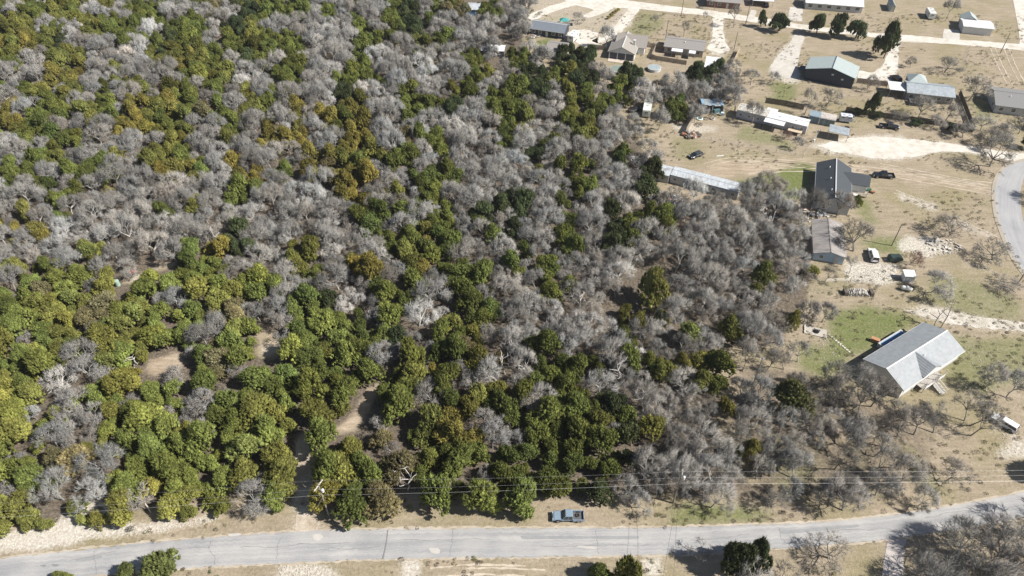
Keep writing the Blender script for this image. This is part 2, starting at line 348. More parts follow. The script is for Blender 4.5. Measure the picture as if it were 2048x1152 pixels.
def strip(name, near, farr, z, m, rag=.12, cross=6, n=90):
    """sheet between two px polylines with ragged edges; UV.x along, UV.y across, in metres"""
    A = catmull([P(*p) for p in near]); B = catmull([P(*p) for p in farr])
    def even(C):
        d = [0]
        for a, b in zip(C[:-1], C[1:]): d.append(d[-1]+(b-a).length)
        out = []; j = 0
        for k in range(n+1):
            t = d[-1]*k/n
            while j < len(d)-2 and d[j+1] < t: j += 1
            out.append(C[j].lerp(C[j+1], (t-d[j])/max(1e-6, d[j+1]-d[j])))
        return out, d[-1]
    A, la = even(A); B, lb = even(B); v = []; f = []; uv = []
    for i in range(n+1):
        a, b = A[i], B[i]; dr = (b-a).normalized()
        a = a+dr*random.uniform(-rag, rag); b = b+dr*random.uniform(-rag, rag)
        for j in range(cross+1):
            p = a.lerp(b, j/cross); v.append((p.x, p.y, z)); uv.append((la*i/n, (b-a).length*j/cross))
    for i in range(n):
        for j in range(cross):
            k = i*(cross+1)+j; f.append((k, k+cross+1, k+cross+2, k+1))
    me = bpy.data.meshes.new(name); me.from_pydata(v, [], f); me.materials.append(m)
    ul = me.uv_layers.new(name='UVMap')
    for lp in me.loops: ul.data[lp.index].uv = uv[lp.vertex_index]
    me.update()
    if me.polygons[0].normal.z < 0: me.flip_normals()
    o = bpy.data.objects.new(name, me); col.objects.link(o); o['kind'] = 'structure'; return o
def sheet(name, poly, z, m, rag=.35, step=.8):
    pts = [P(*p) for p in poly]; pts = smooth(resample(pts+[pts[0]], step)[:-1]+[pts[0]], 3)[:-1]
    v = []
    for k, p in enumerate(pts):
        nn = (fbm(np.array([p.x/1.7]), np.array([p.y/1.7]), 31)[0]-.5)*rag*3
        nxt = pts[(k+1) % len(pts)]; d = (nxt-pts[k-1]).normalized(); v.append((p.x+d.y*nn+random.uniform(-rag, rag)*.3, p.y-d.x*nn+random.uniform(-rag, rag)*.3, z))
    me = bpy.data.meshes.new(name); me.from_pydata(v, [], [tuple(range(len(v)))]); me.materials.append(m); me.update()
    if me.polygons[0].normal.z < 0: me.flip_normals()
    o = bpy.data.objects.new(name, me); col.objects.link(o); o['kind'] = 'structure'; return o
front_top = [(-260,1156),(0,1118),(125,1104),(250,1090),(375,1079),(512,1069),(637,1061.5),(762,1059),(1024,1056.5),(1274,1056),(1536,1049),(1661,1043),(1786,1030),(1911,1011),(2048,984),(2200,948)]
front_bot = [(-260,1205),(0,1163),(160,1152),(290,1142),(375,1136),(512,1128),(637,1123),(712,1119),(887,1115),(1024,1114),(1274,1110),(1400,1107),(1536,1098),(1711,1085),(1850,1068),(1950,1052),(2048,1034),(2200,1004)]
strip('front_road', front_bot, front_top, .012, M_ROAD, .17, 8, 420)
ROADS = [front_top+front_bot[::-1], DRV[0], [(1186,-8),(1359,14),(1430,22),(1499,32),(1613,50),(1742,66),(1780,67),(1904,78),(2048,89),(2160,98),(2160,113),(2048,101),(1904,88),(1796,83),(1742,74),(1613,60),(1499,44),(1424,32),(1286,19),(1229,15)], [(2120,300),(2024,329),(1990,388),(2005,463),(2060,560),(2170,620)]]
M_CRACK = mat('road_tar', (.16,.16,.165), .9, var=.1)
strip('road_joint', [(774,1060),(771,1086),(764,1117)], [(776.5,1060),(773.5,1086),(767,1117)], .016, M_CRACK, .03, 1, 30)
M_SHO = surf_mat('shoulder_grit', [(.38,(.28,.24,.18)),(.5,(.37,.32,.255)),(.62,(.45,.40,.33))], (1,1,1), .8)
def off(pl, d): return [(x, y+d) for x, y in pl]
strip('road_shoulder', off(front_top, 0.5), off(front_top, -4), .004, M_SHO, .22, 1, 320)
strip('road_shoulder', off(front_bot, 4), off(front_bot, -.5), .004, M_SHO, .22, 1, 320)
strip('side_road', [(1776,1078),(1770,1110),(1762,1160),(1755,1230)], [(1812,1078),(1808,1110),(1806,1160),(1806,1230)], .008, surf_mat('asphalt_pale', [(.38,(.36,.33,.31)),(.62,(.46,.42,.40))], (.05,1,1), 1), .12, 3, 40)
cl = [(2060,318),(2024,329),(2004,343),(1994,362),(1990,388),(1994,428),(2005,463),(2028,515),(2060,560),(2110,620)]
strip('curved_road', [(2120,300),(2080,318),(2056,340),(2045,365),(2041,388),(2044,428),(2054,463),(2080,515),(2115,560),(2170,620)], cl, .012, M_ROAD2, .03, 6, 120)
# raised concrete kerbs beside the curved road
def kerb(line, wpx, name, m):
    A = catmull([P(*p) for p in line], 10); mb = MB(); w = wpx
    for i in range(len(A)):
        d = (A[min(i+1, len(A)-1)]-A[max(i-1, 0)]).normalized(); nrm = Vector((-d.y, d.x, 0))
        for q, z in ((0, .0), (0, .11), (w, .03), (w, .0)): p = A[i]+nrm*q; mb.v.append((p.x, p.y, z))
    for i in range(len(A)-1):
        for j in range(3): k = i*4+j; mb.f.append((k, k+1, k+5, k+4))
    o = mb.build(name, m); o['kind'] = 'structure'; return o
M_KERB = surf_mat('kerb_concrete', [(.38,(.31,.275,.22)),(.62,(.39,.35,.29))], (1,1,1), .6)
kerb(cl, -.9, 'kerb', M_KERB)
sheet('gravel_drive', [(1635,290),(1690,279),(1740,272),(1800,276),(1870,284),(1950,294),(2000,302),(2080,312),(2080,330),(2040,324),(1990,315),(1940,305),(1880,303),(1840,312),(1790,318),(1745,316),(1700,308),(1665,304)], .008, M_CALI, .5)
sheet('gravel_path', [(1812,622),(1850,615),(1900,622),(1960,634),(2060,648),(2150,655),(2150,675),(2060,664),(1960,656),(1900,648),(1850,636)], .008, surf_mat('pale_gravel', [(.38,(.28,.25,.2)),(.5,(.42,.385,.33)),(.62,(.56,.53,.48))], (1,1,1), .7, .95, .8, 4), .5)
sheet('dirt_track', [(590,1064),(592,1010),(590,960),(592,905),(598,868),(612,866),(618,905),(624,960),(628,1010),(640,1064)], .006, M_TRACK, .25)
sheet('north_road', [(1186,-8),(1359,14),(1430,22),(1499,32),(1613,50),(1742,66),(1780,67),(1904,78),(2048,89),(2160,98),(2160,113),(2048,101),(1904,88),(1796,83),(1742,74),(1613,60),(1499,44),(1424,32),(1286,19),(1229,15),(1140,4),(1090,-12)], .010, M_CALI, .3)
strip('east_road', [(2022,-30),(2028,10),(2036,50),(2040,92)], [(2120,-30),(2105,10),(2095,50),(2090,92)], .014, M_CALI, .1, 3, 40)
DR = [[(1259,15),(1281,18),(1262,42),(1243,64),(1222,78),(1196,88),(1182,82),(1205,70),(1231,50)],
      [(1150,-2),(1190,4),(1229,15),(1210,26),(1180,36),(1160,34),(1190,20),(1150,10),(1110,22),(1075,38),(1052,42),(1060,28),(1100,12)],
      [(1424,31),(1446,35),(1447,60),(1450,85),(1464,100),(1440,108),(1412,98),(1424,80),(1426,55)],
      [(1589,70),(1610,72),(1600,98),(1597,118),(1594,140),(1606,156),(1580,158),(1540,148),(1540,132),(1553,113),(1572,95)],
      [(1780,72),(1799,82),(1796,110),(1796,138),(1785,160),(1745,163),(1714,157),(1716,140),(1745,146),(1765,132),(1776,104)],
      [(1130,64),(1170,58),(1196,66),(1196,88),(1170,96),(1150,82)]]
for k, p in enumerate(DR): sheet('driveway', p, .006, M_CALI if k != 3 else M_CONC, .3)
sheet('driveway', [(1888,58),(1919,60),(1920,80),(1884,77)], .015, M_CONC, .1)
sheet('driveway', [(1580,14),(1606,16),(1604,44),(1576,40)], .015, M_CONC, .1)
sheet('driveway', [(1502,20),(1514,20),(1508,42),(1494,40)], .015, M_CONC, .1)

# road repairs, oil-dark and pale patches; wheel-worn lines on the lanes
M_PD = surf_mat('patch_dark', [(.38,(.15,.155,.165)),(.62,(.22,.225,.23))], (1,1,1), 1.2)
M_PM = surf_mat('patch_mid', [(.38,(.22,.225,.235)),(.62,(.28,.285,.29))], (1,1,1), 1.2)
M_PL = surf_mat('patch_pale', [(.38,(.38,.36,.34)),(.62,(.48,.46,.43))], (1,1,1), 1.2)
for poly, m_ in (([(80,1131),(92,1128),(95,1133),(84,1135)], M_PD), ([(102,1129),(120,1127),(122,1131),(106,1134)], M_PD), ([(150,1118),(205,1109),(208,1116),(156,1125)], M_PM), 
                 ([(625,1070),(640,1066),(648,1073),(640,1083),(627,1081)], M_PL), ([(455,1068),(485,1066),(484,1071),(458,1073)], M_PL), ([(1155,1091),(1200,1094),(1196,1098),(1150,1094)], M_PL), ([(858,1096),(880,1097),(880,1108),(862,1106)], M_PL), ([(955,1104),(961,1104),(960,1108),(955,1107)], M_PD), ([(1560,1062),(1720,1048),(1722,1054),(1562,1069)], M_PM), ([(1040,1072),(1280,1072),(1280,1078),(1040,1078)], M_PM)):
    sheet('road_patch', poly, .0165 if m_ is not M_PL else .021, m_, .08, .3)
M_RUT = surf_mat('rut_soil', [(.38,(.34,.29,.225)),(.5,(.43,.37,.295)),(.62,(.52,.46,.38))], (1,1,1), .9, .95, .5, 4)
def crack(a, b, w=.07):
    a = P(*a); b = P(*b); n = 26; mb = MB(); d = (b-a).normalized(); nn = Vector((-d.y, d.x, 0)); o = 0; v = []
    for i in range(n+1):
        o += random.gauss(0, .09); c = a.lerp(b, i/n)+nn*o; q = w*random.uniform(.4, 1.3); v += [(c.x-nn.x*q/2, c.y-nn.y*q/2, .0255), (c.x+nn.x*q/2, c.y+nn.y*q/2, .0255)]
    mb.add(v, [(2*i, 2*i+2, 2*i+3, 2*i+1) for i in range(n)]); ob = mb.build('road_crack', M_CRACK); ob['kind'] = 'structure'
    if ob.data.polygons[0].normal.z < 0: ob.data.flip_normals()
for ca, cb in (((480,1096),(700,1091)), ((300,1108),(420,1100)), ((560,1078),(556,1118)), ((640,1100),(760,1098)), ((800,1080),(980,1079)), ((905,1060),(902,1112)), ((1080,1092),(1300,1090)), ((1190,1060),(1194,1108)), ((1380,1080),(1500,1075)), ((1560,1056),(1566,1090)), ((1620,1066),(1780,1052)), ((120,1120),(230,1108)), ((190,1100),(200,1145)), ((1850,1035),(1960,1018)), ((420,1082),(424,1130))): crack(ca, cb)
def rut(line, w=.45):
    A = catmull([P(*p) for p in line], 10); mb = MB(); k0 = 0
    for sgn in (-.85, .85):
        v = []
        for i in range(len(A)):
            d = (A[min(i+1, len(A)-1)]-A[max(i-1, 0)]).normalized(); nn = Vector((-d.y, d.x, 0)); ww = w*random.uniform(.25, 1.1)
            c = A[i]+nn*(sgn+random.uniform(-.08, .08)); v += [tuple(c-nn*ww/2+Vector((0, 0, .003))), tuple(c+nn*ww/2+Vector((0, 0, .003)))]
        mb.add(v, [(2*i, 2*i+2, 2*i+3, 2*i+1) for i in range(len(A)-1)])
    o = mb.build('wheel_ruts', M_RUT); o['kind'] = 'structure'
    if o.data.polygons[0].normal.z < 0: o.data.flip_normals()
for ln in ([(1410,330),(1470,318),(1560,322),(1640,330),(1740,338),(1850,352),(1990,376)], [(1470,325),(1560,328),(1640,336),(1750,345),(1860,364),(1990,388)], [(1760,330),(1840,345),(1930,362),(1995,370)],
           [(1500,352),(1560,340),(1640,340)], [(1790,383),(1840,402),(1878,420)], [(1900,436),(1950,458),(1995,478)], [(1985,95),(2000,130),(2020,170)], [(2012,95),(2026,130),(2044,165)], [(860,1146),(950,1139),(1050,1142)], [(930,1146),(1000,1146),(1090,1150)]): rut(ln)

# ------------------------------------------------------------------ trees: shared meshes
def np_mesh(name, V, F, m):
    me = bpy.data.meshes.new(name); k = F.shape[1]
    me.vertices.add(len(V)); me.vertices.foreach_set('co', V.astype(np.float32).ravel())
    me.loops.add(F.size); me.loops.foreach_set('vertex_index', F.astype(np.int32).ravel()); me.polygons.add(len(F))
    me.polygons.foreach_set('loop_start', np.arange(0, F.size, k, dtype=np.int32)); me.materials.append(m); me.update(calc_edges=True); return me
PH = (1+5**.5)/2
ICO_V = np.array([(-1,PH,0),(1,PH,0),(-1,-PH,0),(1,-PH,0),(0,-1,PH),(0,1,PH),(0,-1,-PH),(0,1,-PH),(PH,0,-1),(PH,0,1),(-PH,0,-1),(-PH,0,1)])/math.hypot(1, PH)
ICO_F = np.array([(0,11,5),(0,5,1),(0,1,7),(0,7,10),(0,10,11),(1,5,9),(5,11,4),(11,10,2),(10,7,6),(7,1,8),(3,9,4),(3,4,2),(3,2,6),(3,6,8),(3,8,9),(4,9,5),(2,4,11),(6,2,10),(8,6,7),(9,8,1)])
def evergreen_mesh(k, style):
    """crown of radius about 1 and unit height scale 1 (scaled per tree): tufts of leaves spread over lobes"""
    r = np.random.default_rng(100+k); Vs = []; Fs = []; nv = 0
    lobes = []
    if style == 'cone': nl = 9
    else: nl = r.integers(8, 13)
    for i in range(nl):
        a = r.random()*2*PI
        if style == 'cone': h = i/nl; rr = (1-h)*.5*r.uniform(.5, 1.1); R = (.58-.36*h)*r.uniform(.85, 1.1); z = .25+h*.68
        else:
            h = r.random(); rr = r.uniform(.3, .75)*(1-.45*h); R = r.uniform(.24, .42)*(1-.2*h); z = .2+h*.52
        lobes.append((rr*math.cos(a), rr*math.sin(a), z, R))
    if style != 'cone': lobes.append((0, 0, .6, .42))
    n = 700
    for i in range(n):
        L = lobes[r.integers(len(lobes))]
        d = r.normal(size=3); d /= np.linalg.norm(d)
        if d[2] < -.35: d[2] *= -1
        q = (.62+.38*r.random()**.5); 
        c = np.array([L[0]+d[0]*L[3]*q, L[1]+d[1]*L[3]*q, L[2]+d[2]*L[3]*q*.62])
        if c[2] < .06: c[2] = .06+.1*r.random()
        s = r.uniform(.028, .078)
        up = d*.7+np.array([0, 0, .6]); up /= np.linalg.norm(up)
        v = ICO_V*s*(1+r.uniform(-.42, .5, (12, 1)))
        v = v+np.outer(v@up, up)*.55+c; v[:, 2] = c[2]+(v[:, 2]-c[2])*.75
        Vs.append(v); Fs.append(ICO_F+nv); nv += 12
        m = 13; t = r.normal(size=(m, 3)); t /= np.linalg.norm(t, axis=1)[:, None]; t = t*.75+up*.55
        b = c+t*s*.7; tip = c+t*s*r.uniform(1.6, 3.0, (m, 1)); tip[:, 2] = c[2]+(tip[:, 2]-c[2])*.8
        sd = np.cross(t, r.normal(size=(m, 3))); sd /= np.linalg.norm(sd, axis=1)[:, None]; sd *= s*.2
        Vs.append(np.stack([b-sd, b+sd, tip], 1).reshape(-1, 3)); Fs.append(np.arange(m*3).reshape(-1, 3)+nv); nv += m*3
    # open space inside between the tufts is left unfilled
    return np_mesh('crown', np.concatenate(Vs), np.concatenate(Fs), M_FOL)
def trunk_mesh_e(k):
    r = random.Random(k); mb = MB(); p = Vector((0, 0, -.03)); 
    for j in range(4):
        q = p+Vector((r.uniform(-.06, .06), r.uniform(-.06, .06), .2)); mb.tube(p, q, .055-.011*j, .055-.011*(j+1), 6, False)
        if j:
            for _ in range(3):
                a = r.random()*2*PI; e = p+Vector((math.cos(a)*.45, math.sin(a)*.45, r.uniform(.05, .25))); mb.tube(p, e, .022, .006, 4, False)
        p = q
    return mb.mesh('trunk', M_BARK)
def bare_meshes(k, style='round', ntw=8):
    """leafless tree, radius about 1, height 1: limbs and branches in one mesh, the fine twigs in another"""
    r = random.Random(500+k); tubes = []; twigs = []
    def grow(p, d, L, rad, lv, maxlv):
        nseg = 2 if lv < maxlv-1 else 1
        for sgm in range(nseg):
            d = (d+Vector((r.gauss(0, .16), r.gauss(0, .16), r.gauss(0, .1)))).normalized()
            q = p+d*L/nseg; r1 = rad*(.78 if nseg == 2 else .6); tubes.append((p, q, rad, r1, 5 if lv < 2 else (4 if lv < 3 else 3))); p, rad = q, r1
            if lv >= 2 and sgm == 0 and nseg == 2: kids(p, d, L*.62, rad*.55, lv+1, maxlv, 1)
        if lv < maxlv: kids(p, d, L*r.uniform(.6, .78), rad*.8, lv+1, maxlv, r.choice((2, 3, 3)) if lv else nst)
        else:
            for _ in range(ntw): twigs.append((p-d*L*r.random()*1.6, (d+Vector((r.gauss(0, .38), r.gauss(0, .38), r.gauss(.04, .3)))).normalized(), r.uniform(.13, .26)))
    def kids(p, d, L, rad, lv, maxlv, n):
        a0 = r.random()*2*PI
        for i in range(n):
            ax = d.orthogonal().normalized(); ax = Matrix.Rotation(a0+2*PI*i/n+r.uniform(-.5, .5), 3, d) @ ax
            sp = r.uniform(.45, .85) if lv > 1 else r.uniform(.55, 1.0)*spread
            nd_ = (d*math.cos(sp)+ax*math.sin(sp)); nd_.z += .08; 
            if nd_.z < -.15: nd_.z = .05
            grow(p, nd_.normalized(), L, rad, lv, maxlv)
    spread = 1.1; nst = r.choice((5, 6, 6)); L0 = .09; r0 = .034
    if style == 'wide': spread = 1.3; L0 = .07; nst = 6; r0 = .038
    if style == 'upright': spread = .75; L0 = .24; nst = 4
    if style == 'shrub': spread = .9; L0 = .03; nst = 6; r0 = .022
    grow(Vector((0, 0, -.02)), Vector((r.uniform(-.15, .15), r.uniform(-.15, .15), 1)), L0, r0, 0, 5)
    # normalise to radius 1 / height 1
    P_ = np.array([list(t[1]) for t in tubes]); cx, cy = np.median(P_[:, 0])*.6, np.median(P_[:, 1])*.6
    R = np.percentile(np.hypot(P_[:, 0]-cx, P_[:, 1]-cy), 96); Hh = P_[:, 2].max()
    S = lambda v: Vector(((v.x)/R*.92, (v.y)/R*.92, v.z/Hh*.95))
    ts = .5
    mb = MB()
    for a, b, ra, rb, n in tubes: mb.tube(S(a), S(b), max(ra*1.3, .0058), max(rb*1.3, .0042), n, False)
    A = np.array([list(S(t[0])) for t in twigs]); D = np.array([list(t[1]) for t in twigs]); Ln = np.array([t[2] for t in twigs])[:, None]*.95
    rr = np.random.default_rng(k); u = np.cross(D, rr.normal(size=D.shape)); u /= np.linalg.norm(u, axis=1)[:, None]; w = np.cross(D, u); hw = .003
    a3 = [A+u*hw, A+(-.5*u+.87*w)*hw, A+(-.5*u-.87*w)*hw]; tip = A+D*Ln
    V = np.stack(a3+[tip], 1).reshape(-1, 3); base = np.arange(len(A))[:, None, None]*4
    F = (base+np.array([[0,1,3],[1,2,3],[2,0,3]])[None]).reshape(-1, 3)
    return mb.mesh('trunk', M_BARK), np_mesh('crown', V, F, M_TWIG)
EV = [(trunk_mesh_e(k), evergreen_mesh(k, 'cone' if k in (2, 5) else 'round')) for k in range(7)]
BS = ['round','round','round','upright','wide','round','upright','round','wide','shrub']
BT = [bare_meshes(k, s) for k, s in enumerate(BS)]
BT += [bare_meshes(20+k, s, 3) for k, s in enumerate(['round','upright','wide','round','shrub'])]
BT += [bare_meshes(30+k, s, 5) for k, s in enumerate(['round','round','upright','upright'])]     # thinner crowns: 10..14

TINT = {'g': (.165,.190,.052), 'o': (.200,.205,.058), 'y': (.250,.222,.062), 'd': (.080,.102,.046), 't': (.19,.172,.09),
        'b': (.288,.280,.265), 'w': (.40,.392,.378), 'k': (.255,.24,.218), 'r': (.14,.085,.07)}
NAME = {'g': 'green juniper', 'o': 'olive-green juniper', 'y': 'yellow-green juniper', 'd': 'dark green evergreen', 't': 'brownish juniper',
        'b': 'leafless grey tree', 'w': 'leafless whitish tree', 'k': 'thin-crowned brown-grey tree', 'r': 'reddish-brown leafless shrub'}
EVG = set('goydt')
def jit(c, s=.12):
    f = 1+random.gauss(0, s); w = random.gauss(0, .02 if c[2] > .1 else .045)
    return (c[0]*f*(1+w), c[1]*f, c[2]*f*(1-w))
def plant(kind, x, y, h, r, label, cat, group=None, vi=None, rz=None, name=None, tint=None):
    py_dark = group is None       # yard trees have darker bark than the pale trees of the wood
    ev = kind in EVG; lib = EV if ev else BT
    if vi is None: vi = random.randrange(len(lib)) if ev else (random.choice((10, 11, 11, 13, 15, 16, 17, 18)) if kind == 'k' else random.randrange(9))
    nm = name or ('evergreen_tree' if ev else 'bare_tree')
    t = thing(nm, label, cat, (x, y, 0), random.random()*2*PI if rz is None else rz, group)
    q_ = random.uniform(.82, 1.2) if ev else 1.0; t.scale = (r*q_, r/q_, h)
    t.rotation_euler = (random.gauss(0, .02 if ev else .07), random.gauss(0, .02 if ev else .07), t.rotation_euler.z); c = tint or jit(TINT[kind], .12 if ev else .15); bark = (.16,.125,.10) if ev else tuple(min(.6, q*(.85 if kind == 'k' and h < 20 and py_dark else 1.15)) for q in c)
    for part, me, tn in (('trunk', lib[vi][0], bark), ('crown', lib[vi][1], c)):
        o = bpy.data.objects.new(part, me); col.objects.link(o); o.parent = t; o['tint'] = tn
    return t, vi

# ------------------------------------------------------------------ the wood: kind of tree by place
GRID = """
bggogwobggbwbtbd gggbgbbbgdbgt.gb b............... ................
oowgwogggwgggbdo bbkbwbgbgd.bbbb. b............... ................
oyodbbbgwgdgwbgo gggbbbggb.ogbbb. ................ ................
gbboobbbwooyogbd gbgbbbgwbbgbbg.. gb.dd........... ................
bbbyybbobbbggogw bggbwgggbbwbbgok ddgodk.d...ddk.. ................
bgobobgbobogkgbo bgbbwdwwbgbbogb. gdkogkgobkbkbb.. ................
ybggbogbyoygtgbo gbykyyobbgggdbgg gkbo.g....gb.... ................
yogbbobyyogobbgb obobygybbbbbwwbg obbgobbb........ ................
bgbggbbbwwoobbob yyybbyybbtggbbbg bbgbobb......... ................
bbgobbbybobgbbbb bbkyyogoggbbbbbb bdbkbbg.b....... ................
ggbbgggbboyygbyy bgbytyybbgbggbbb bobggbbbd....... ................
gbgbgbybbkbbbbkg bbbbbyybobggbbbb bbbbgbbbd......k k...............
bbbgbbbbbkbbobgb bkbbbbybkgggbbbd dbbgbbbb.kkbkkbb bb..............
bybgbbbbbbgbbbkw wbbbbkggbbbgbgdk bbbgbbdgggbbbbkk bb..............
ybywbbbbbbbbkkdw bbbkwkbgggygbbgb dbbgbbdgbbbbbkbb bb..............
wbkbboobbbbggydd bboowbybgoogbktb gbbgbkdbbbbbbbbb bb..............
oogooobb...gggkb bbogbbybkoyggbbk gbgbbbb...bbbbby bb..............
wgtggbo..gggggog ggbbbbbgkgbbgbgb bbggbkk...bbbkbo bb..............
ggooogbbobbbooob kbbgdwwbggbbbgbb bbbbk..ggbbbwbkb kk..............
gggoottgoggggttb bbgggwgbggwwoogb bbwwk..ogobbb.bb k...............
gbgoobooogggbbog .kggggggdbwggobb bbwbwb.gbbbob.bb ................
gogogbogo..bbtgg .oggogggbbbggttb bggbbbbwbbbbd.kk ................
oggbbbo.....gtbg .bgggobbbgygbobb bgggggbggoyyg.kk kkk.............
gogwbbgo..gbgbbg ggggggg..obgbbbd bggggbbbbbbog..k ..kkk...........
gowbgggbbggbbbgg gg.gbgo.ggbggood gbggggdkkbbkb.bb ..kkbbkkk.......
gwbobbobggbbbbgg oo.ooo..ggbbboog gkggggdgkbkbk.bb ..kkbbkbbbk.....
obgbbbgboggobggg oo.oo..wwgobyybb bgggoobgokbbbbbb b.kbbbbkkkkb....
gggbboobgbgggggo go.ggo.tb.ggogwg ggggggodkkbbbkyb bkkbbb.k........
bgbttbbbggggggoo oo.ggottt.gogggg ggggbggdbbbbbbyk bbbbb.kk........
ggotobbgggggggoo bo.ogggtt.g.gbbg ggggg.ggbbkbbk.k bbbbb.kbb.......
bggbgbogoogoggbb bg...gggt.bbgggg ggbggdbbbb.bb.k. kbbbbb.bbb......
gobbg..ogkoogg.. .....gggo...gggg gg....bbb....... ..bbbb..........
.oo.ooobo.o..... ................ ................ ................
..oo............ ................ ................ ................
"""
GR = [''.join(l.split()) for l in GRID.strip().split('\n')]
assert all(len(l) == 64 for l in GR), [len(l) for l in GR]
def kind_at(px, py):
    c = int(px//32); r = int(py//32)
    if px < 0: c = abs(c) % 30
    if py < 0:
        if px > 900: return '.'
        r = abs(r) % 8
    if c < 0 or c > 63 or r >= len(GR): return '.'
    return GR[r][c]
cand = []
cell = {}
def ok(x, y, d):
    ci, cj = int(x//6), int(y//6)
    for a in range(ci-1, ci+2):
        for b in range(cj-1, cj+2):
            for (qx, qy, qd) in cell.get((a, b), ()):
                if (qx-x)**2+(qy-y)**2 < ((d+qd)*.5)**2: return False
    return True
CROWN_Z = 4.0
TCLEAR = CLEAR+[[(579,1080),(578,866),(636,862),(646,1075)]]
def in_clear(bx, by):
    return any(inpoly(np.array([bx]*3), np.array([by, by-18, by-36.]), c).any() for c in TCLEAR)
tries = 0
while tries < 80000:
    tries += 1
    x = random.uniform(-225, 110); y = random.uniform(52, 296)
    px, py = proj(x, y, CROWN_Z)
    if px < -130 or px > 2048 or py < -90: continue
    k = kind_at(px+random.gauss(0, 3), py+random.gauss(0, 3))
    if k == '.' or (tries < (11000 if py > 560 else 2200) and k not in EVG): continue      # evergreens first
    bx, by = proj(x, y, 0)
    if in_clear(bx, by): continue
    if bx > 600 and by > (1020 if not 1050 < bx < 1210 else 1000) and bx < 1650: continue
    if bx <= 600 and by > 1074-bx*.1: continue
    small = random.random()
    if k in EVG: r = random.uniform(2.4, 4.0) if small > .25 else random.uniform(1.5, 2.3)
    elif k == 'k': r = random.uniform(2.2, 3.4)
    else: r = random.uniform(2.7, 4.3) if small > .25 else random.uniform(1.7, 2.5)
    d = r*(1.02 if k in EVG else 1.12) if k != 'k' else r*(1.35 if px > 1440 and py > 640 else 1.08)
    if k in 'bk' and px > 1500 and py > 760: d = r*1.22
    if k in EVG and bx < 620 and by > 980 and by > 1065-bx*.09: r = min(r, 1.7); d = r*1.6
    if not ok(x, y, d): continue
    cell.setdefault((int(x//6), int(y//6)), []).append((x, y, d))
    h = r*random.uniform(1.6, 2.3) if k in EVG else r*random.uniform(1.6, 2.1)
    if k in EVG and py < 340: r *= .97; h *= .95
    if k in 'bwk': r *= 1.08
    if k in EVG and py > 480 and px < 1260: r *= 1.1
    h = min(h*(1.2 if px > 1440 and py > 640 and k in 'bk' else 1), 9.5); cand.append((k, x, y, h, r, px, py))
print('wood trees', len(cand))
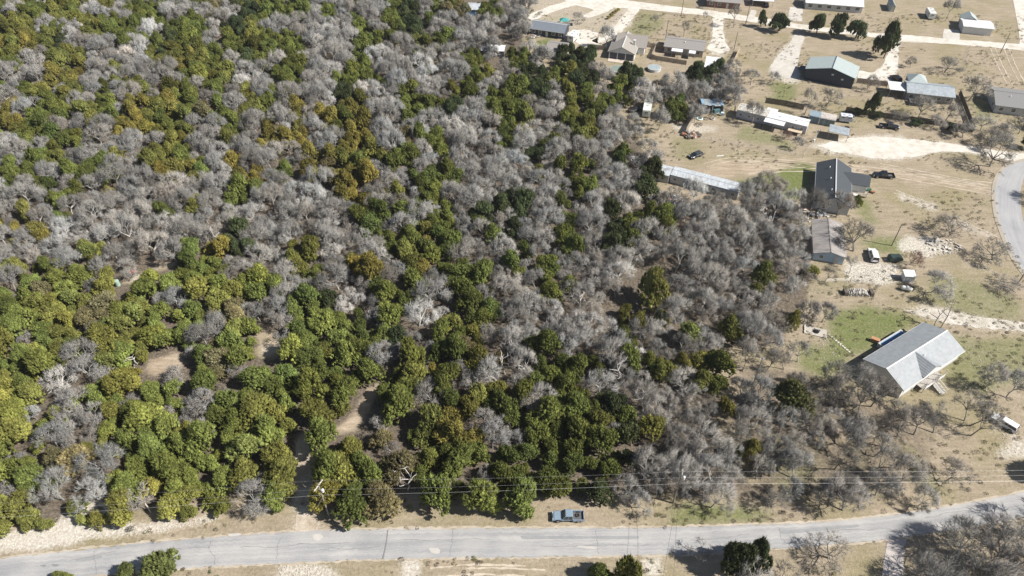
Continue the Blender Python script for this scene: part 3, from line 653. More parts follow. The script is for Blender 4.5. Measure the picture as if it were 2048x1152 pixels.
# feature trees standing in yards and clearings: kind, base px, height, crown radius, variant, look
YARD = [
 ('d',1520,54,6.5,2.3,2,'small dark conical evergreen at the left end of the row along the white north road'),
 ('d',1556,63,8,4.4,None,'dark rounded evergreen, second of the row along the white north road'),
 ('d',1633,68,8.5,4.5,None,'dark evergreen with a broad crown, left of three touching crowns by the north road'),
 ('d',1668,73,9.5,4.6,None,'tallest dark evergreen in the middle of three touching crowns by the north road'),
 ('d',1709,78,7.8,4.6,None,'dark round evergreen, right of three touching crowns by the north road'),
 ('d',1767,116,13,4.9,5,'tall ragged dark evergreen beside the driveway of the navy metal building'),
 ('d',1740,231,8,2.8,2,'dark evergreen among bare trees behind the parked black truck'),
 ('y',1582,657,5.5,1.9,2,'slim yellow-green juniper beside the concrete fire pit slab'),
 ('o',1570,822,8.5,4.9,None,'large dark evergreen with a golden right side standing left of the big grey-roofed house'),
 ('y',1447,832,5,2.5,None,'small golden juniper alone among bare trees left of the light pole'),
 ('o',1452,678,7,3.3,None,'round gold-tipped juniper at the left edge of the open grove'),
 ('y',1300,606,10,5.0,None,'large golden-topped evergreen standing over the middle of the bare wood'),
 ('d',1292,400,7,4.3,None,'broad dark evergreen at the left end of the long silver mobile home'),
 ('o',1619,548,2.4,2.6,None,'low olive shrub at the foot of the striped-roof mobile home'),
 ('g',1712,410,3.0,1.6,None,'small green shrub beside the dark-roofed house porch'),
 ('g',332,1146,6.5,3.6,None,'green juniper below the front road near the left, larger of the two'),
 ('g',262,1156,4.5,2.4,None,'small green juniper at the bottom edge left of its larger neighbour'),
 ('o',132,1162,3.0,2.0,None,'tip of a low juniper at the bottom edge near the left corner'),
 ('o',1248,1160,8,3.3,None,'bright olive juniper below the front road under the parked pickup'),
 ('g',1198,1160,5,2.4,None,'smaller green juniper left of the bright one below the front road'),
 ('d',1466,1142,9.5,3.7,None,'dark evergreen casting a shadow on the front road right of centre'),
 ('d',1504,1132,8.5,2.6,5,'narrow dark evergreen touching the right side of the dark evergreen below the road'),
 ('g',2150,965,11,5,None,'evergreen beyond the right edge whose shadow falls left across the verge'),
 ('d',2075,262,5,3,None,'dark shrub at the right edge below the grey shingle house'),
 ('g',2052,300,4.5,3,None,'green bush at the right edge above the gravel drive'),
 ('k',1888,144,5.5,5.0,12,'low dark spreading leafless tree in the dry lot above the metal-roofed house'),
 ('k',1820,135,4.2,2.1,12,'small leafless tree left of the low spreading one in the dry lot'),
 ('k',1936,202,9,5.6,10,'tall leafless tree leaning by the fence corner left of the grey shingle house'),
 ('k',1734,178,6,3,13,'thin leafless tree behind the brown fence right of the navy building'),
 ('b',1894,36,8,3.4,3,'leafless tree standing between the white camper and the white carport building'),
 ('b',1210,98,9,3.2,3,'upright leafless tree at the left side of the tan gabled house'),
 ('k',1311,58,6,2.4,11,'small leafless tree on the lawn right of the tan gabled house'),
 ('k',1367,73,6,2.4,11,'small leafless tree behind the brown-roofed house'),
 ('k',1406,45,4.5,1.6,11,'smallest leafless tree below the north road left of the concrete driveway'),
 ('k',1154,46,4.5,3.2,12,'low leafless tree beside the teal play set'),
 ('k',1467,55,9,3,11,'tall thin leafless tree right of the driveway by the north road'),
 ('k',1429,20,7,2.2,11,'thin leafless tree above the north road in front of the brown house'),
 ('b',1317,259,8,3.4,1,'grey leafless tree standing just right of the white camper in the clearing'),
 ('k',1470,223,9.5,4.6,11,'tall leafless tree at the left end of the grey and white mobile home'),
 ('b',1502,248,8,3.3,6,'slim leafless tree in front of the grey and white mobile home'),
 ('b',1590,300,4.5,2.0,3,'small leafless tree at the corner of the wire fence'),
 ('r',1569,279,3.0,2.6,14,'reddish leafless bush under the awning of the grey and white mobile home'),
 ('k',1608,230,10,3.0,11,'tall thin leafless tree behind the two storage sheds'),
 ('k',1651,212,7,4.6,10,'broad leafless tree behind the rusty-topped storage shed'),
 ('k',1834,238,8,4.8,13,'leafless tree in front of the metal-roofed house, left of two'),
 ('k',1890,243,6.5,4.2,10,'leafless tree in front of the metal-roofed house, right of two'),
 ('k',1960,262,5.5,4.2,12,'leafless brush tree at the bottom of the fence corner'),
 ('k',2000,282,6,4.6,10,'leafless brush tree above the big dark tree by the gravel drive'),
 ('k',2036,268,6.5,4.4,13,'leafless brush tree at the right edge under the grey shingle house'),
 ('k',1545,170,5,3,10,'faint leafless tree right of the long board fence'),
 ('k',1500,170,6,3.5,13,'leafless tree against the long board fence, middle of its run'),
 ('k',1980,333,10.5,6.0,12,'big dark leafless tree with a broad crown between gravel drive and curved road'),
 ('k',1614,438,9.5,5.2,10,'large leafless tree in front of the dark-roofed house, left of two'),
 ('k',1673,434,8,4.2,10,'leafless tree in front of the dark-roofed house, right of two'),
 ('k',1707,503,9,5.8,12,'leafless tree with long reaching limbs beside the striped-roof mobile home'),
 ('k',1698,547,5,2.3,11,'small leafless tree at the front corner of the striped-roof mobile home'),
 ('r',1821,530,4.6,2.8,14,'dark reddish leafless shrub beside the pale rubble yard'),
 ('k',1895,474,5.6,5.8,14,'wide many-stemmed leafless thicket below the curved dirt lane'),
 ('k',1985,520,5.4,5.2,12,'dark crooked leafless tree beside the kerb of the curved road'),
 ('b',1863,584,6.5,4.2,2,'greyish leafless tree right of the white propane tank'),
 ('k',2012,576,2.6,4.6,14,'low flattened leafless brush below the curved road'),
 ('b',1579,604,7,3.0,6,'leafless tree above the fire pit slab, leftmost of three'),
 ('b',1605,647,7,3.0,1,'leafless tree above the fire pit slab, middle of three'),
 ('b',1643,644,6,2.5,3,'leafless tree above the fire pit slab, rightmost of three'),
 ('k',1650,562,4,2.2,11,'small leafless tree left of the stacked firewood'),
 ('k',1929,842,8,3.4,11,'thin leafless tree left of the white wagon, upper of three'),
 ('k',1940,850,8,3.3,11,'thin leafless tree left of the white wagon, middle of three'),
 ('k',1941,871,7.5,3.1,11,'thin leafless tree left of the white wagon, lower of three'),
 ('b',1971,777,7,3.2,3,'leafless tree below the deck stairs of the big grey-roofed house'),
 ('b',2012,795,7,3.2,6,'leafless tree above the white wagon at the right'),
 ('k',1889,965,6,3.8,13,'leaning leafless tree alone on the grass slope above the front road'),
 ('k',1670,938,8,3.2,11,'leafless tree left of the small grass opening above the road'),
 ('k',1737,945,8,3.2,11,'leafless tree right of the small grass opening above the road'),
 ('k',1769,855,8,3.6,11,'leafless tree under the corner of the big grey-roofed house, left'),
 ('k',1826,869,8,3.6,13,'leafless tree under the front of the big grey-roofed house, middle'),
 ('k',1866,866,8,3.4,11,'leafless tree below the deck stairs, left of the thin trio'),
 ('k',1716,828,9,4.0,10,'leafless tree in the shade left of the big grey-roofed house'),
 ('k',1668,811,9,4.0,10,'leafless tree between the dark evergreen and the big house'),
 ('k',1661,1118,4.6,4.8,12,'small spreading leafless tree below the road with its shadow on the asphalt'),
 ('k',1410,1120,4,3,11,'thin leafless sapling below the road left of the dark evergreen'),
 ('b',1497,1166,7,3.4,1,'pale leafless tree in front of the dark evergreen at the bottom edge'),
 ('k',1545,1160,5,3.2,11,'thin leafless tree right of the dark evergreen below the road'),
 ('b',1925,1175,12,6.6,10,'large leafless tree at the bottom right, left of a crowded group'),
 ('b',1990,1140,12,6.6,15,'large leafless tree in the middle of the bottom right group'),
 ('b',2055,1180,12.5,7,16,'large leafless tree in the bottom right corner'),
 ('b',2080,1090,11,6.2,10,'large leafless tree at the right edge below the road'),
 ('b',1860,1190,9,5,13,'leafless tree right of the pale side road at the bottom edge'),
 ('b',1915,1120,9,5.0,16,'leafless tree in the left middle of the bottom right group'),
 ('b',2030,1130,11,6.0,10,'leafless tree low in the bottom right group beside the frame edge'),
 ('k',1958,1205,10,6,15,'darker leafless tree at the very bottom of the bottom right group'),
 ('d',1712,228,2.4,2.0,0,'low dark bush at the left end of the back fence'),
 ('d',1755,236,2.2,2.2,1,'low dark bush right of the dark evergreen at the back fence'),
 ('k',1800,243,3.2,3.0,15,'leafless brush over the back fence behind the black truck'),
 ('d',1832,250,2.4,2.4,3,'low dark bush in the middle of the back fence'),
 ('k',1862,254,4.0,3.4,16,'leafless brush over the right part of the back fence'),
 ('d',1900,262,2.6,2.6,4,'low dark bush near the right end of the back fence'),
 ('k',1925,275,5.0,4.0,15,'leafless brush tree just below the fence corner'),
 ('k',1975,290,6.0,4.4,16,'leafless brush tree behind the big dark tree by the gravel drive'),
 ('k',1742,812,9,4.2,15,'leafless tree whose crown crosses the shaded left corner of the big grey-roofed house'),
 ('k',1700,785,8.5,4.0,13,'leafless tree in the long shadow left of the big grey-roofed house'),
 ('k',1655,770,8,3.6,16,'leafless tree on the grass between the stepping stones and the dark evergreen'),
 ('k',1795,872,8.5,4.0,10,'leafless tree a little below the front corner of the big grey-roofed house'),
 ('k',1530,745,7.5,2.6,11,'thin leafless tree beside the light pole on its right'),
 ('k',1484,742,7.5,2.6,17,'thin leafless tree beside the light pole on its left'),
 ('g',668,972,9.5,3.9,None,'juniper added to shade the right side of the dirt track'),  # added so that its shadow falls across the dirt track
 ('o',662,1012,8,4.2,None,'olive juniper right of the transformer pole, first of the bottom edge row'),
 ('g',712,1026,7.5,4.1,None,'bright green juniper on the verge edge, second of the row right of the transformer pole'),
 ('t',768,1020,8,4.3,None,'brownish juniper on the verge edge just below the forked white snag'),
 ('o',688,966,8,4.3,None,'olive juniper behind the first of the row right of the transformer pole'),
 ('g',738,958,8,3.9,None,'green juniper behind the brownish one left of the forked white snag'),
 ('o',640,850,8,4.2,None,'round yellow-olive juniper standing alone at the head of the dirt track'),
 ('g',803,838,8.5,4.8,None,'big bright green juniper right of the round grass clearing'),
 ('g',880,1012,8,4.2,None,'tall green juniper on the verge edge right of the forked white snag'),
 ('g',1045,1012,8,4.2,None,'green juniper at the right end of the verge row, nearest the pickup'),
 ('g',965,1012,8,4.2,None,'green juniper in the middle of the verge row left of the pickup'),
 ('k',2100,402,9,5.5,10,'leafless tree past the right edge that shades the curved road'),
]
yd = [(P(a[1], a[2]).x, P(a[1], a[2]).y, a[4]) for a in YARD]
cand = [c for c in cand if all((c[1]-q[0])**2+(c[2]-q[1])**2 > (c[4]*.5+q[2]*.55)**2 for q in yd)]
for (k, px, py, h, r, vi, lab) in YARD:
    p = P(px, py); nm = {'r': 'bare_shrub'}.get(k) or ('shrub' if h < 3.1 and k in EVG else None)
    plant(k, p.x, p.y, h, r, lab, 'shrub' if nm else 'tree', None, vi, name=nm, tint={1570: (.115,.12,.045), 332: (.13,.15,.05), 262: (.13,.15,.05)}.get(px))

words = {}
LM = [('the transformer pole', 655,1000), ('the front left verge', 60,1075), ('the left clearing', 330,725), ('the red cart', 268,547), ('the tall left snag', 440,480), ('the dirt track head', 605,868),
      ('the forked white snag', 812,925), ('the silver-blue pickup', 1136,1028), ('the brush-side pole', 1350,985), ('the golden-topped tree', 1295,550), ('the silver mobile home', 1400,365),
      ('the striped-roof mobile home', 1660,480), ('the fire pit slab', 1632,660), ('the big grey-roofed house', 1820,720), ('the light pole', 1508,735), ('the junk shelter', 1424,212), ('the old white camper', 1294,205),
      ('the low white-roofed shed', 985,105), ('the blue shed', 948,18), ('the pale rock heap', 820,80), ('the white wood snag', 745,105), ('the upper left corner', 0,0), ('the left edge midpoint', 0,480), ('the small middle clearing', 545,690),
      ('the round grass clearing', 705,845), ('the grass opening', 1705,915), ('the middle pale dead tree', 1240,740), ('the centre of the photo', 1024,576)]
NUM = ['no','one','two','three','four','five','six','seven','eight','nine','ten','eleven','twelve','thirteen','fourteen','fifteen','sixteen','seventeen','eighteen','nineteen']
def num(n):
    if n < 20: return NUM[n]
    t = {2:'twenty',3:'thirty',4:'forty',5:'fifty',6:'sixty',7:'seventy',8:'eighty',9:'ninety'}[min(9, n//10)]
    return t+('-'+NUM[n%10] if n%10 else '')
def where(px, py, nth=0):
    n, lx, ly = sorted(LM, key=lambda q: (q[1]-px)**2+(q[2]-py)**2)[nth]
    w = P(px, py, CROWN_Z)-P(lx, ly, CROWN_Z); m = max(1, round(w.length)); a = math.degrees(math.atan2(-(py-ly), px-lx)) % 360
    dr = ['right of','up and right of','straight above','up and left of','left of','down and left of','straight below','down and right of'][int((a+22.5)//45) % 8]
    return f"{num(m)} metres {dr} {n}"
def ctx(c):
    nb = [o for o in cand if o is not c and (o[1]-c[1])**2+(o[2]-c[2])**2 < 64]
    e = sum(o[0] in EVG for o in nb); n = len(nb) or 1
    if n < 3: return 'standing apart'
    if e/n > .7: return 'among junipers'
    if e/n < .25: return 'among bare trees'
    return 'in mixed wood'
def tone(c):
    t = jit(TINT[c[0]], .12 if c[0] in EVG else .15); f = 1.0
    if c[0] in EVG and 800 < c[5] < 1260 and c[6] > 600: f = .88
    if c[0] in EVG and c[5] < 620 and c[6] > 480: f = 1.25
    return (t[0]*f, t[1]*f, t[2]*f)
def visible(c): return -20 < c[5] < 2068 and -20 < c[6] < 1172
first = {}
def wood(sel, group):
    n = 0
    ss = sorted([c for c in cand if sel(c[0]) and visible(c)], key=lambda c: -c[4]/math.hypot(c[2], CH))
    keep = ss[:300]; ids = set(map(id, keep)); rest = [c for c in cand if sel(c[0]) and id(c) not in ids]
    for c in keep:
        k, x, y, h, r, px, py = c
        size = 'broad' if r > 3.1 else ('small' if r < 2.1 else 'medium-sized')
        lab = f"{size} {NAME[k]} {where(px, py)}"
        if lab in words: lab = f"{size} {NAME[k]} {ctx(c)}, {where(px, py)}"
        if len(lab.split()) > 16 or lab in words: lab = f"{'tall' if h > 7 else 'low'} {size} {NAME[k]} {where(px, py)}"
        if lab in words: lab = f"{size} {NAME[k]} {where(px, py, 1)}"
        if len(lab.split()) > 16: lab = lab.replace('tall ', '').replace('low ', '').replace('medium-sized ', '').replace('thin-crowned ', 'thin ').replace('straight ', '')
        words[lab] = h
        nvi = None if n >= (7 if k in EVG else 9) else n
        t, vi = plant(k, x, y, h, r, lab, 'tree', group, nvi, tint=tone(c)); first.setdefault((k in EVG, vi), t); n += 1
    return rest
restE = wood(lambda k: k in EVG, 'evergreens of the wood'); restB = wood(lambda k: k not in EVG, 'leafless trees of the wood')
print('rest', len(restE), len(restB))

def scatter(name, pts, lib_objs, label, cat):
    """one object: a vertex per plant, geometry nodes put a plant on each; lib_objs = [(trunk object, crown object)]"""
    me = bpy.data.meshes.new(name); me.vertices.add(len(pts)); me.vertices.foreach_set('co', np.array([p[0] for p in pts], np.float32).ravel())
    def at(n, t, d, f): a = me.attributes.new(n, t, 'POINT'); a.data.foreach_set(f, np.array(d, np.float32 if t != 'INT' else np.int32).ravel())
    at('vi', 'INT', [p[1] for p in pts], 'value'); at('sc', 'FLOAT_VECTOR', [p[2] for p in pts], 'vector')
    at('rot', 'FLOAT_VECTOR', [(0, 0, p[3]) for p in pts], 'vector'); at('tint', 'FLOAT_VECTOR', [p[4] for p in pts], 'vector')
    me.update(); o = bpy.data.objects.new(name, me); col.objects.link(o); o['kind'] = 'stuff'; o['label'] = label; o['category'] = cat
    ng = bpy.data.node_groups.new(name, 'GeometryNodeTree')
    ng.interface.new_socket('Geometry', in_out='INPUT', socket_type='NodeSocketGeometry'); ng.interface.new_socket('Geometry', in_out='OUTPUT', socket_type='NodeSocketGeometry')
    gi = ng.nodes.new('NodeGroupInput'); go = ng.nodes.new('NodeGroupOutput'); jo = ng.nodes.new('GeometryNodeJoinGeometry')
    def na(n, t):
        q = ng.nodes.new('GeometryNodeInputNamedAttribute'); q.data_type = t; q.inputs[0].default_value = n
        return [s for s in q.outputs if s.enabled and s.name == 'Attribute'][0]
    for part in range(len(lib_objs[0])):
        jj = ng.nodes.new('GeometryNodeJoinGeometry')
        for lo in lib_objs[::-1]:
            oi = ng.nodes.new('GeometryNodeObjectInfo'); oi.transform_space = 'ORIGINAL'; oi.inputs['Object'].default_value = lo[part]; oi.inputs['As Instance'].default_value = True
            ng.links.new(oi.outputs['Geometry'], jj.inputs[0])
        ip = ng.nodes.new('GeometryNodeInstanceOnPoints'); ip.inputs['Pick Instance'].default_value = True
        ng.links.new(gi.outputs[0], ip.inputs['Points']); ng.links.new(jj.outputs[0], ip.inputs['Instance'])
        ng.links.new(na('vi', 'INT'), ip.inputs['Instance Index']); ng.links.new(na('rot', 'FLOAT_VECTOR'), ip.inputs['Rotation']); ng.links.new(na('sc', 'FLOAT_VECTOR'), ip.inputs['Scale'])
        ng.links.new(ip.outputs[0], jo.inputs[0])
    ng.links.new(jo.outputs[0], go.inputs[0])
    md = o.modifiers.new('scatter', 'NODES'); md.node_group = ng; return o
def lib(ev, n): return [tuple(sorted(first[(ev, i)].children, key=lambda c: c.name.startswith('crown'))) for i in range(n)]
LE = lib(True, 7); LB = lib(False, 9)
scatter('evergreen_trees', [((c[1], c[2], 0), random.randrange(7), (c[4], c[4], c[3]), random.random()*6.28, tone(c)) for c in restE], LE,
        'the farther junipers of the wood, green to yellow, reading as one mass', 'trees')
scatter('bare_trees', [((c[1], c[2], 0), random.randrange(9), (c[4], c[4], c[3]), random.random()*6.28, tone(c)) for c in restB], LB,
        'the farther leafless grey trees of the wood, reading as one mass', 'trees')
# undergrowth: low brush under and between the trees
und = []
for c in cand:
    if c[0] in EVG: continue
    for _ in range(2):
        a = random.random()*2*PI; d = random.uniform(.6, 1.5)*c[4]; x = c[1]+d*math.cos(a); y = c[2]+d*math.sin(a)
        bx, by = proj(x, y)
        if (by > 1040 and bx > 500) or (bx <= 500 and by > 1100-bx*.09): continue
        if in_clear(bx, by) or (bx > 1450 and by > 690): continue
        und.append(((x, y, 0), random.randrange(9), (random.uniform(.8, 1.8),)*2+(random.uniform(.7, 2.2),), random.random()*6.28, jit((.24,.215,.185), .25)))
scatter('undergrowth', und, [(b,) for a, b in LB], 'brown twiggy undergrowth between the trees of the wood', 'undergrowth')

# weeds and dry tufts dotted over the open ground
wd = []; SH = [o for o in (first[(False, i)] for i in range(9))]
while len(wd) < 3800:
    x, y = random.uniform(-90, 205), random.uniform(44, 285); bx, by = proj(x, y)
    if not (-40 < bx < 2090 and -30 < by < 1180): continue
    g_ = kind_at(bx, by-12)
    if g_ != '.' or (bx < 1000 and by < 1000): continue
    if fbm(np.array([x/14]), np.array([y/14]), 77)[0] < .46: continue
    if any(inpoly(np.array([bx]), np.array([by]), q)[0] for q in ROADS): continue
    r_ = random.uniform(.2, .6); wd.append(((x, y, 0), random.randrange(9), (r_, r_, r_*random.uniform(.4, 1.0)), random.random()*6.28, jit(random.choice([(.20,.17,.115), (.14,.15,.06), (.27,.225,.15), (.12,.10,.075)]), .2)))
scatter('weeds', wd, [(b,) for a, b in LB], 'weeds and dry tufts dotted over the open ground', 'weeds')

# ------------------------------------------------------------------ buildings
def panes(th, wins, wallm, framem, sill=False):
    """wins: (x, y, z, width, height, facing angle) window frame proud of the wall with a recessed-looking pane as sub-part"""
    for (x, y, z, w, h, a) in wins:
        R = Matrix.Rotation(a, 3, 'Z'); n = R @ Vector((0, -1, 0)); t = R @ Vector((1, 0, 0)); c = Vector((x, y, z))
        mb = MB()
        for dx_, dz_, ww, hh in ((0, h/2, w+.16, .09), (0, -h/2, w+.16, .09), (-w/2, 0, .08, h-.09), (w/2, 0, .08, h-.09), (0, 0, w-.08, .05)):
            mb.box(c+t*dx_+Vector((0, 0, dz_))+n*.03, (ww, .07, hh), a)
        f = mb.build('window', framem, th); MB().box(c+n*.012, (w-.08, .03, h-.09), a).build('pane', glass(), f)
def gable_roof(mb, L, W, h, rise, oh=.4, th=.14, x0=0, y0=0, ridge='x'):
    """two sloping slabs with thickness; ridge along x (or y)"""
    if ridge == 'y': L, W = W, L
    s = rise/(W/2); e = W/2+oh; ze = h-s*oh
    def q(x, y, z): return (x0+x, y0+y, z) if ridge == 'x' else (x0-y, y0+x, z)
    for sg in (-1, 1):
        a = [q(-L/2-oh, 0, h+rise), q(L/2+oh, 0, h+rise), q(L/2+oh, sg*e, ze), q(-L/2-oh, sg*e, ze)]
        b = [(p[0], p[1], p[2]+th) for p in a]
        if sg == 1: a = a[::-1]; b = b[::-1]
        mb.hexa(a[::-1]+b[::-1])
    return mb
def gable_walls(mb, L, W, h, rise, x0=0, y0=0, ridge='x', t=.0):
    if ridge == 'y': prof = [(-L/2, 0), (L/2, 0), (L/2, h), (0, h+rise), (-L/2, h)]
    if ridge == 'x':
        pts = [(-W/2, 0), (W/2, 0), (W/2, h), (0, h+rise-.01), (-W/2, h)]
        n = 5; mb.add([(x0-L/2, y0+p[0], p[1]) for p in pts]+[(x0+L/2, y0+p[0], p[1]) for p in pts],
                      [tuple(range(n))[::-1], tuple(range(n, 2*n))]+[(i, (i+1) % n, n+(i+1) % n, n+i) for i in range(n)])
    else: mb.side([(x0+p[0], p[1]-.01 if i == 3 else p[1]) for i, p in enumerate(prof)], y0-W/2, y0+W/2)
    return mb
def house(name, label, A, B, W, h, rise, wall, roof, ridge='x', frame=None, wins=(3, 1), oh=.4, cat='house', trim=None, door=True, vents=0, slope_th=.14, wz=1.55, ws=(1.3, 1.1), skirt=0.0, L=None, rot=None):
    """A, B = photo coordinates of the near eave corners (height h); the house runs W metres back"""
    a = P(*A, h); b = P(*B, h); d = (b-a); Ln = L or d.length; ang = math.atan2(d.y, d.x); d.normalize()
    if rot is not None: ang = math.radians(rot); d = Vector((math.cos(ang), math.sin(ang), 0)); b = a+d*Ln
    nn = Vector((-d.y, d.x, 0))
    Ln -= 2*oh*(.6 if h < 9 else 1); Wn = W-2*oh*.6
    c = (a+b)/2+nn*W/2; th = thing(name, label, cat, (c.x, c.y, 0), ang)
    gable_walls(MB(), Ln, Wn, h, rise, ridge=ridge).build('wall', wall, th)
    if skirt: MB().box((0, 0, skirt/2), (Ln+.06, Wn+.06, skirt)).build('skirting', mat('skirting', (.35,.34,.33)), th)
    rf = gable_roof(MB(), Ln, Wn, h, rise, oh, slope_th, ridge=ridge).build('roof', roof, th)
    if trim:
        mb = MB(); s = rise/((Wn if ridge == 'x' else Ln)/2)
        if ridge == 'x':
            for sg in (-1, 1): mb.box((0, sg*(Wn/2+oh+.03), h-s*oh+.02), (Ln+2*oh, .07, .2))
        else:
            for sg in (-1, 1): mb.box((sg*(Ln/2+oh+.03), 0, h-s*oh+.02), (.07, Wn+2*oh, .2))
        mb.build('fascia', trim, th)
    rc = MB()
    if ridge == 'x': rc.box((0, 0, h+rise+slope_th+.02), (Ln+2*oh, .3, .06))
    else: rc.box((0, 0, h+rise+slope_th+.02), (.3, Wn+2*oh, .06))
    rc.build('ridge_cap', trim or roof, rf)
    fr = frame or mat('white_trim', (.78,.78,.76), .5)
    ws_ = []; nxw, nyw = wins
    for i in range(nxw):
        x = -Ln/2+Ln*(i+.5)/nxw+(.0 if nxw > 1 else 1.5)
        if door and i == nxw//2: continue
        ws_.append((x, -Wn/2, wz, ws[0], ws[1], 0)); ws_.append((x, Wn/2, wz, ws[0], ws[1], PI))
    for i in range(nyw):
        y = -Wn/2+Wn*(i+.5)/nyw
        ws_.append((-Ln/2, y, wz, ws[0], ws[1], -PI/2)); ws_.append((Ln/2, y, wz, ws[0], ws[1], PI/2))
    panes(th, ws_, wall, fr)
    if door:
        dx_ = -Ln/2+Ln*(nxw//2+.5)/nxw if nxw else 0
        dr = MB().box((dx_, -Wn/2-.02, 1.05+skirt*.5), (.95, .08, 2.1)).build('door', mat('door_paint', (.5,.5,.48), .5), th)
        MB().box((dx_+.36, -Wn/2-.1, 1.05), (.06, .1, .06)).build('handle', mat('handle_metal', (.4,.38,.33), .3, 1), dr)
    for k in range(vents):
        x = -Ln/2+Ln*(k+.7)/(vents+.4) if ridge == 'x' else -1.0-.3*k; y = -Wn*.18 if ridge == 'x' else -Wn/2+Wn*(k+.6)/(vents+.3)
        zz = h+rise-(abs(y)*rise/(Wn/2) if ridge == 'x' else abs(x)*rise/(Ln/2))+slope_th
        MB().tube((x, y, zz-.05), (x, y, zz+.45), .11, .11, 8).tube((x, y, zz+.45), (x, y, zz+.6), .2, .05, 8).build('roof_vent', mat('vent_white', (.7,.7,.7), .4), rf)
    th['_L'] = Ln; th['_W'] = Wn
    return th, Ln, Wn
M_GREYMETAL = mat('grey_metal_roof', (.27,.29,.31), .6, 0, .1, 1.2, dirt=.12, wave=(.45, 'X'))
M_DARKSH = mat('charcoal_shingle', (.045,.054,.065), .8, 0, .14, 5, .4)
M_BRSH = mat('brown_grey_shingle', (.25,.235,.225), .9, 0, .14, 6, .4)
M_TANSH = mat('tan_shingle', (.27,.25,.23), .9, 0, .12, 6, .4)
M_GRSH = mat('grey_shingle', (.2,.2,.2), .9, 0, .12, 6, .4)
M_WHITE = mat('white_siding', (.62,.62,.60), .6, 0, .06, 1.5)
M_LTGREY = mat('light_grey_siding', (.46,.47,.48), .65, 0, .08, 1.5)
M_NAVY = mat('navy_siding', (.022,.034,.06), .55, 0, .15, 1.5, wave=(.5, 'X'))
M_TANW = mat('tan_siding', (.42,.37,.31), .7, 0, .1, 1.5)
M_BLUEW = mat('pale_blue_siding', (.38,.50,.62), .65, 0, .08, 1.5)
M_WMETAL = mat('white_metal_roof', (.62,.63,.64), .6, 0, .07, 1.2, wave=(.4, 'X'), dirt=.25)
M_SILVER = mat('weathered_silver_roof', (.42,.45,.48), .6, 0, .2, 1.4, streak=(1.5,.5,1), dirt=.5)
M_GALV = mat('galvanised_roof', (.33,.37,.40), .5, .15, .15, 1.2, wave=(.35, 'X'), dirt=.25)
M_STRIPE = mat('corrugated_old_roof', (.27,.25,.24), .7, 0, .34, 1.3, streak=(.12,3.2,1), dirt=.3)
M_PGREEN = mat('pale_green_metal_roof', (.33,.38,.38), .6, 0, .06, 1.2, wave=(.45, 'Y'))
M_WOOD = mat('weathered_board', (.30,.25,.20), .85, 0, .3, 2.5, .3)
M_WOODL = mat('new_board', (.50,.41,.30), .8, 0, .25, 2.5, .3)
M_DARKW = mat('dark_stained_board', (.10,.085,.07), .85, 0, .25, 2.5, .3)
M_RUST = mat('rusty_iron', (.32,.15,.08), .8, .2, .35, 2)
M_BLACK = mat('black_rubber', (.02,.02,.02), .8, 0, .2, 3)
M_STEEL = mat('painted_steel', (.45,.46,.47), .45, .5, .08, 2)

# big grey house at lower right, with cross gable, deck and stairs
t, L_, W_ = house('ranch_house', 'large house with grey metal roof, cross gable and white front wall at the lower right', (1807.9,780.4), (1928,701.4), 9.7, 3.1, 1.75, M_WHITE, M_GREYMETAL, trim=M_WHITE, wins=(7, 3), vents=1, skirt=.5, wz=1.9)
mb = MB(); s_ = 1.75/(W_/2)
cx_ = -L_*.05
rz_ = 3.1+1.62; yf = -W_/2-.45; hw = 3.0
for sg in (-1, 1):      # cross gable roof running from the ridge to a front peak
    a = [(cx_, 0, rz_+.16), (cx_, yf, rz_+.16), (cx_+sg*hw, yf, 3.18), (cx_+sg*hw, -W_/2+.2, 3.18)]
    b = [(p[0], p[1], p[2]+.12) for p in a]
    if sg == 1: a, b = a[::-1], b[::-1]
    mb.hexa(a+b)
mb.build('gable_roof', M_GREYMETAL, t)
MB().side([(cx_-hw+.3, 3.0), (cx_+hw-.3, 3.0), (cx_, rz_+.05)], yf+.12, yf+.25).build('gable_wall', M_WHITE, t)
dk = MB()
for k in range(24): dk.box((cx_-3.3+.28*k, -W_/2-.95, 1.0), (.25, 1.7, .05))
dk = dk.build('deck', mat('deck_board', (.36,.34,.31), .8), t)
mb = MB()
for x in (cx_-3.3, cx_-1.2, cx_+1.2, cx_+3.3): mb.box((x, -W_/2-1.7, 1.6), (.12, .12, 3.1))
mb.build('porch_post', M_WHITE, t)
mb = MB()
for z in (1.35, 1.65, 1.95): mb.box((cx_-2.1, -W_/2-1.78, z), (2.4, .05, .08)); mb.box((cx_+2.3, -W_/2-1.78, z), (2.0, .05, .08))
mb.build('railing', M_WHITE, t)
for k in range(8): MB().box((cx_+.2, -W_/2-2.0-.3*k, .92-.12*k), (1.5, .3, .06)).build('stair_tread', mat('deck_board', ()), t)
for sg in (-1, 1):
    mb = MB(); mb.box((cx_+.2+sg*.8, -W_/2-3.1, .45), (.07, 2.7, .18), M=Matrix.Rotation(.38, 3, 'X'))
    mb.box((cx_+.2+sg*.8, -W_/2-3.1, 1.35), (.07, 2.7, .09), M=Matrix.Rotation(.38, 3, 'X'))
    for k in range(4): mb.box((cx_+.2+sg*.8, -W_/2-2.0-.75*k, .98-.3*k), (.07, .07, .95))
    mb.build('stair_rail', M_WHITE, t)
